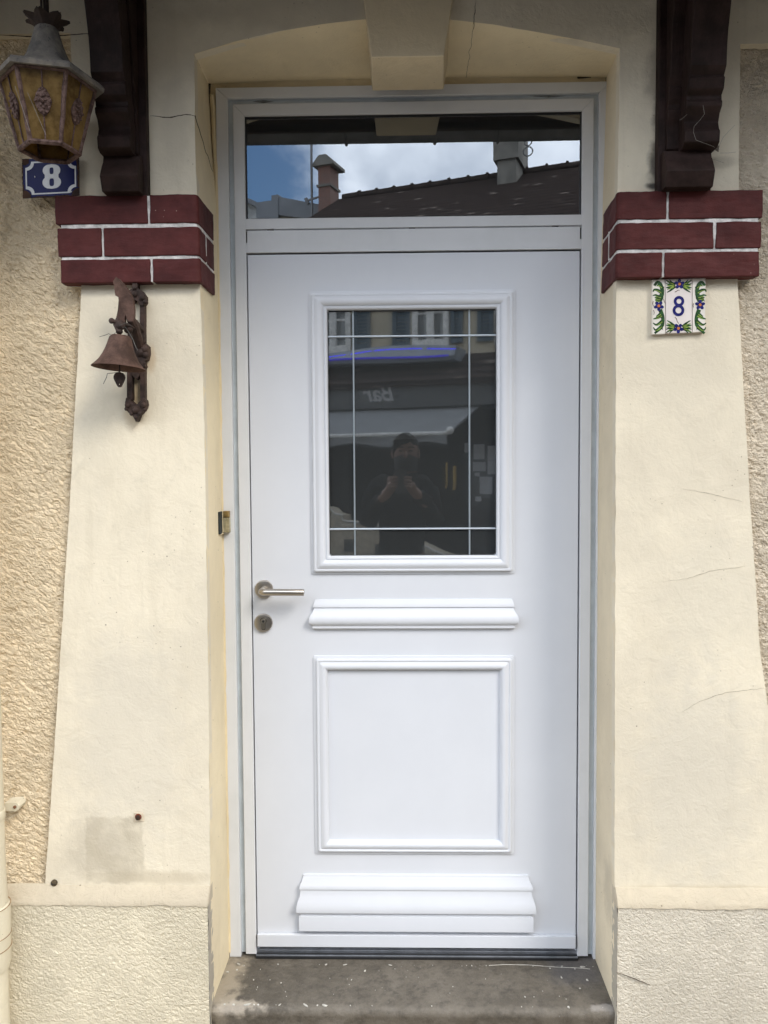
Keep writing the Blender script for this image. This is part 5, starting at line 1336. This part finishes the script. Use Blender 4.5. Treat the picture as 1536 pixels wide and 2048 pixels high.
# neighbours to the left in the street
def house_box(name, label, pts_px, off, depth, mat, roofmat, extra=None):
    th = thing(name, label, 'building'); th.location = (OX, OY, 0); th.rotation_euler = (0, 0, ANG)
    return th
m_gable = simple('white_gable_render', (0.42, 0.43, 0.42), 0.8, var=0.35, vs=2)
m_parapet = simple('slate_grey_cladding', (0.15, 0.16, 0.175), 0.7, var=0.2, vs=2)
gh = house_box('gable_house', 'pale gabled house end mirrored at the left of the transom', None, 0, 0, None, None)
o1 = -5.0
pk = opp(496, 396, o1); e1 = opp(548, 421, o1); 
e0u = pk[0] - (e1[0] - pk[0]) * 1.2
b = MB(); b.prism([(e0u, -0.4), (e1[0], -0.4), (e1[0], e1[1] - 0.05), (pk[0], pk[1] - 0.08), (e0u, e1[1] - 0.2)], o1, o1 - 5); obj('wall', b, m_gable, gh)
b = MB(); b.prism([(e0u - 0.2, e1[1] - 0.30), (pk[0], pk[1]), (e1[0] + 0.15, e1[1] - 0.06), (e1[0] + 0.15, e1[1] - 0.16), (pk[0], pk[1] - 0.12), (e0u - 0.2, e1[1] - 0.42)], o1 + 0.15, o1 - 5); obj('roof', b, m_parapet, gh)
b = MB()
for k in range(6): b.box(e0u, e1[0] - 0.1, o1 + 0.002, o1 + 0.02, e1[1] - 0.35 - k * 0.2, e1[1] - 0.32 - k * 0.2)
obj('siding', b, m_parapet, gh)
pb_ = house_box('flat_roofed_annexe', 'grey parapet annexe mirrored between the gabled house and brick chimney', None, 0, 0, None, None)
o2 = -4.5
A_ = opp(556, 392, o2); B_ = opp(640, 416, o2); C_ = opp(500, 400, o2 - 4)
b = MB(); b.prism([(A_[0], -0.4), (B_[0], -0.4), (B_[0], B_[1] - 0.25), (A_[0], A_[1] - 0.35)], o2, o2 - 3.5); obj('wall', b, simple('stained_concrete', (0.25, 0.22, 0.17), 0.85, var=0.4, vs=2), pb_)
b = MB(); b.prism([(A_[0] - 0.1, A_[1] - 0.40), (B_[0] + 0.3, B_[1] - 0.35), (B_[0] + 0.3, B_[1] - 0.02), (A_[0] - 0.1, A_[1])], o2 + 0.08, o2 - 3.6); b.box(A_[0] - 0.55, A_[0], o2 - 3.6, o2 + 0.04, A_[1] - 0.9, A_[1] - 0.08); b.box(A_[0] - 0.12, A_[0] + 0.05, o2 - 3, o2 + 0.10, -0.4, A_[1]); obj('parapet', b, m_parapet, pb_)

# unseen row houses added to block low sky light along the street
m_rowtile = simple('row_roof_tiles', (0.07, 0.05, 0.045), 0.85, var=0.4, vs=4)
def row_house(label, u0, u1, off, ze, zr_, col):
    th = thing('unseen_street_house', label, 'building', 'unseen houses added to block sky light'); th.location = (OX, OY, 0); th.rotation_euler = (0, 0, ANG)
    b = MB(); b.box(u0, u1, off - 8, off, -0.4, ze); obj('wall', b, simple('row_house_render', col, 0.85, var=0.2, vs=2), th)
    b = MB(); b.prism([(off + 0.3, ze - 0.05), (off + 0.3, ze + 0.02), (off - 4, zr_), (off - 8.3, ze)], u0, u1, frame=lambda y, z, x: (x, y, z)); obj('roof', b, m_rowtile, th)
    for k in range(int((u1 - u0) / 2.6)):
        x = u0 + 1.3 + k * 2.6
        for z in (0.7, 3.3):
            b = MB(); b.box(x - 0.5, x + 0.5, off, off + 0.04, z, z + 1.4); obj('window', b, m_bglass, th)
row_house('unseen low cream row house added to block sky light on the far left', -22, -8.6, 0.0, 5.2, 7.6, (0.40, 0.35, 0.27))
row_house('unseen brown row house added to block sky light far along the street', -40, -22.1, -1.0, 6.0, 8.8, (0.30, 0.25, 0.2))
row_house('unseen grey row house added to block sky light beyond the bar', 16.1, 30, 0.5, 5.6, 8.4, (0.33, 0.32, 0.30))

# unidentified curved beige shape, built in the street as a guessed low wall
lw = thing('curved_beige_shape', 'curved beige shape, guessed as a low wall, mirrored at the foot of the glass', 'wall')
lw.location = (OX, OY, 0); lw.rotation_euler = (0, 0, ANG)
ow = 3.6
top = [(600, 1008), (659, 1017), (668, 1027), (684, 1031), (685, 1042), (715, 1045), (760, 1053), (800, 1068), (840, 1088), (880, 1107), (930, 1122)]
tp = [opp(a, c_, ow) for a, c_ in top]
m_beige = simple('beige_shape_render', (0.30, 0.26, 0.20), 0.8)
b = MB(); b.prism([(tp[0][0], -0.33)] + tp + [(tp[-1][0], -0.33)], ow, ow - 0.25); obj('wall', b, m_beige, lw)
b = MB(); b.tube([(u, ow - 0.0, z) for u, z in tp], 0.014, 6); obj('coping', b, simple('pale_coping', (0.42, 0.41, 0.38), 0.5), lw)
for (a, c_, d_, e_) in ((688, 1078, 708, 1104), (750, 1088, 778, 1112)):
    p0, p1 = opp(a, c_, ow), opp(d_, e_, ow); b = MB(); b.box(p0[0], p1[0], ow, ow + 0.01, p1[1], p0[1]); obj('vent', b, m_void, lw)

# ================================================================== THE PHOTOGRAPHER (seen mirrored in the glass)
m_skin = simple('skin', (0.17, 0.098, 0.070), 0.55, var=0.12, vs=25)
m_hair = simple('dark_hair', (0.012, 0.009, 0.007), 0.9, var=0.5, vs=80, spec=0.05)
m_jacket = simple('dark_jacket', (0.011, 0.011, 0.012), 0.95, var=0.4, vs=20, spec=0.1)
m_jean = simple('dark_trousers', (0.02, 0.024, 0.04), 0.9)
man = thing('person', 'man in dark jacket and face mask photographing the door, mirrored in the glass', 'person')
CX, CYp = -0.035, -2.62         # body centre
GZ = -0.20
def skin_mesh(name, joints, edges, mat, parent, sub=2):
    me = bpy.data.meshes.new(name); me.from_pydata([j[:3] for j in joints], edges, []); me.update()
    o = bpy.data.objects.new(name, me); COL.objects.link(o); o.parent = parent
    o.modifiers.new('skin', 'SKIN')
    if not me.skin_vertices: me.attributes
    for v, j in zip(me.skin_vertices[0].data, joints):
        r_ = j[3]; v.radius = (r_, r_) if not isinstance(r_, tuple) else r_
    me.skin_vertices[0].data[0].use_root = True
    s_ = o.modifiers.new('sub', 'SUBSURF'); s_.levels = sub; s_.render_levels = sub
    o.modifiers['skin'].use_smooth_shade = True
    me.materials.append(mat)
    return o
HX = -0.008
sh = 1.305
joints = [(CX, CYp, 0.78, (.15, .11)), (CX, CYp, 0.93, (.135, .10)), (CX, CYp - 0.005, 1.13, (.15, .11)), (CX, CYp - 0.01, 1.27, (.12, .085)), (HX, CYp, 1.345, .056), (HX, CYp + 0.015, 1.41, .054),
          (HX, CYp + 0.03, 1.45, (.060, .072)), (HX, CYp + 0.025, 1.51, (.072, .088)), (HX, CYp + 0.01, 1.565, (.070, .085)), (HX, CYp + 0.005, 1.60, (.045, .055)),
          (CX - .105, CYp, 1.30, .062), (CX - .175, CYp, 1.285, .052), (CX - .205, CYp + .06, 1.06, .044), (CX - .17, CYp + .17, 1.17, .038), (-0.100, -2.372, 1.285, .029), (-0.088, -2.325, 1.318, (.024, .032)),
          (CX + .105, CYp, 1.30, .062), (CX + .175, CYp, 1.285, .052), (CX + .205, CYp + .06, 1.06, .044), (CX + .17, CYp + .17, 1.17, .038), (0.028, -2.372, 1.285, .029), (0.014, -2.325, 1.318, (.024, .032)),
          (CX - .10, CYp, 0.70, .088), (CX - .12, CYp + .02, 0.32, .060), (CX - .13, CYp - .01, -0.08, .042), (CX - .14, CYp + .0, -0.155, .042), (CX - .15, CYp + .13, -0.165, .034),
          (CX + .10, CYp, 0.70, .088), (CX + .12, CYp + .02, 0.32, .060), (CX + .13, CYp - .01, -0.08, .042), (CX + .14, CYp + .0, -0.155, .042), (CX + .15, CYp + .13, -0.165, .034)]
edges = [(0, 1), (1, 2), (2, 3), (3, 4), (4, 5), (5, 6), (6, 7), (7, 8), (8, 9), (3, 10), (10, 11), (11, 12), (12, 13), (13, 14), (14, 15), (3, 16), (16, 17), (17, 18), (18, 19), (19, 20), (20, 21),
         (0, 22), (22, 23), (23, 24), (24, 25), (25, 26), (0, 27), (27, 28), (28, 29), (29, 30), (30, 31)]
body = skin_mesh('body', joints, edges, m_skin, man)
def grow(j, g):
    r_ = j[3]; return (*j[:3], (r_[0] + g, r_[1] + g) if isinstance(r_, tuple) else r_ + g)
ji = [0, 1, 2, 3, 10, 11, 12, 13, 14, 16, 17, 18, 19, 20]
mp = {k: i for i, k in enumerate(ji)}
je = [(mp[a], mp[c_]) for a, c_ in edges if a in mp and c_ in mp]
jj = [grow(joints[k], 0.014) for k in ji]
jj[mp[14]] = (-0.115, -2.40, 1.268, .040); jj[mp[20]] = (0.043, -2.40, 1.268, .040)
jk = skin_mesh('jacket', jj, je, m_jacket, man)
ftx = bpy.data.textures.new('cloth_folds', 'CLOUDS'); ftx.noise_scale = 0.055; ftx.noise_depth = 2
dm = jk.modifiers.new('folds', 'DISPLACE'); dm.texture = ftx; dm.strength = 0.045; dm.mid_level = 0.5; dm.texture_coords = 'GLOBAL'
b = MB(); b.lathe([(0.076, 0.0), (0.074, 0.03), (0.070, 0.055), (0.062, 0.056)], (HX, CYp + 0.005, 1.318), 'z', 24, cap=False); obj('collar', b, m_jacket, man)
ki = [0, 22, 23, 24, 27, 28, 29]; mp = {k: i for i, k in enumerate(ki)}
skin_mesh('trousers', [grow(joints[k], 0.014) for k in ki], [(mp[a], mp[c_]) for a, c_ in edges if a in mp and c_ in mp], m_jean, man)
b = MB()
for s_ in (-1, 1): b.tube([(CX + s_ * .138, CYp - .06, GZ + .045), (CX + s_ * .14, CYp + .02, GZ + .048), (CX + s_ * .15, CYp + .12, GZ + .036), (CX + s_ * .153, CYp + .19, GZ + .03)], [.04, .047, .042, .026], 12)
obj('shoes', b, m_hair, man)
# head details
hc = Vector((HX, CYp + 0.018, 1.512))
b = MB()
vs = []; nA, nB = 28, 12
rings = []
for k in range(nB + 1):
    t_ = math.pi * 0.60 * k / nB
    ring = []
    for i in range(nA):
        a = 2 * math.pi * i / nA
        x_, y_ = math.sin(t_) * math.cos(a), math.sin(t_) * math.sin(a); z_ = math.cos(t_)
        lim = 0.60 if y_ > 0.30 else -0.35                     # forehead stays bare
        z_ = max(z_, lim * (1 if y_ > 0.3 else 1))
        ring.append((hc.x + 0.0815 * x_, hc.y - 0.006 + 0.1000 * y_, hc.z + 0.114 * z_))
    rings.append(ring)
b.rings(rings, True); obj('hair', b, m_hair, man)
b = MB()
for s_ in (-1, 1):
    b.ball((HX + s_ * 0.079, hc.y - 0.005, 1.495), (0.009, 0.018, 0.031), 12, 8)
b.ball((HX, hc.y + 0.098, 1.487), (0.013, 0.016, 0.022), 10, 8)
for s_ in (-1, 1): b.ball((HX + s_ * 0.031, hc.y + 0.079, 1.513), (0.017, 0.012, 0.007), 10, 6)
obj('ears_and_nose', b, m_skin, man)
b = MB()
for s_ in (-1, 1):
    b.ball((HX + s_ * 0.031, hc.y + 0.088, 1.511), (0.011, 0.007, 0.005), 10, 6)
    b.tube([(HX + s_ * 0.014, hc.y + 0.092, 1.530), (HX + s_ * 0.034, hc.y + 0.090, 1.535), (HX + s_ * 0.052, hc.y + 0.076, 1.529)], 0.0038, 6)
obj('eyes_and_brows', b, m_hair, man)
b = MB()
b.grid(lambda u, v: (HX + 0.0745 * math.sin(lerp(-1.25, 1.25, u)), hc.y + 0.004 + (0.093 + 0.016 * math.sin(math.pi * v) * math.cos(lerp(-1.25, 1.25, u))) * math.cos(lerp(-1.25, 1.25, u)) - 0.02 * (1 - v) , lerp(1.388, 1.478 + 0.012 * math.cos(lerp(-1.25, 1.25, u) * 2), v)), 20, 10)
for s_ in (-1, 1): b.tube([(HX + s_ * 0.070, hc.y + 0.035, 1.47), (HX + s_ * 0.082, hc.y, 1.50)], 0.0015, 5)
mk = obj('face_mask', b, simple('black_mask', (0.012, 0.012, 0.014), 0.9), man, recalc=False)
# fingers round the phone
def finger(pts_, r0, parent):
    b = MB(); P = [Vector(p) for p in pts_]; b.tube(P, [r0 * (1 - 0.12 * i) for i in range(len(P))], 8); b.ball(P[-1], r0 * (1 - 0.12 * (len(P) - 1)) * 1.0, 8, 6); return b
for s_ in (-1, 1):
    xe_ = -0.037 + s_ * 0.040
    for k, (dz, ln) in enumerate(((0.030, 0.95), (0.012, 1.05), (-0.006, 1.0), (-0.023, 0.8))):
        z = 1.322 + dz
        b = finger([(xe_ + s_ * 0.012, -2.327, z - 0.006), (xe_ + s_ * 0.016, -2.305, z), (xe_ + s_ * 0.006, -2.284, z + 0.002), (xe_ - s_ * 0.018 * ln, -2.2795, z + 0.003)], 0.0086, man)
        obj('finger', b, m_skin, man)
    b = finger([(xe_ + s_ * 0.008, -2.330, 1.325), (xe_ + s_ * 0.004, -2.318, 1.345), (xe_ - s_ * 0.008, -2.306, 1.357)], 0.0100, man); obj('thumb', b, m_skin, man)
ph = thing('mobile_phone', 'dark phone held upright in both hands of the photographer', 'phone')
b = MB(); b.prism(roundrect(-0.0705, -0.0035, 1.262, 1.400, 0.009), -2.296, -2.2885); obj('phone_body', b, simple('phone_shell', (0.03, 0.03, 0.033), 0.3), ph, bevel=0.0015)
b = MB(); b.lathe([(0.005, -2.2884), (0.005, -2.2872), (0.003, -2.2870)], (-0.0368, 0, 1.3885), 'y', 16); obj('lens', b, m_dark, ph)
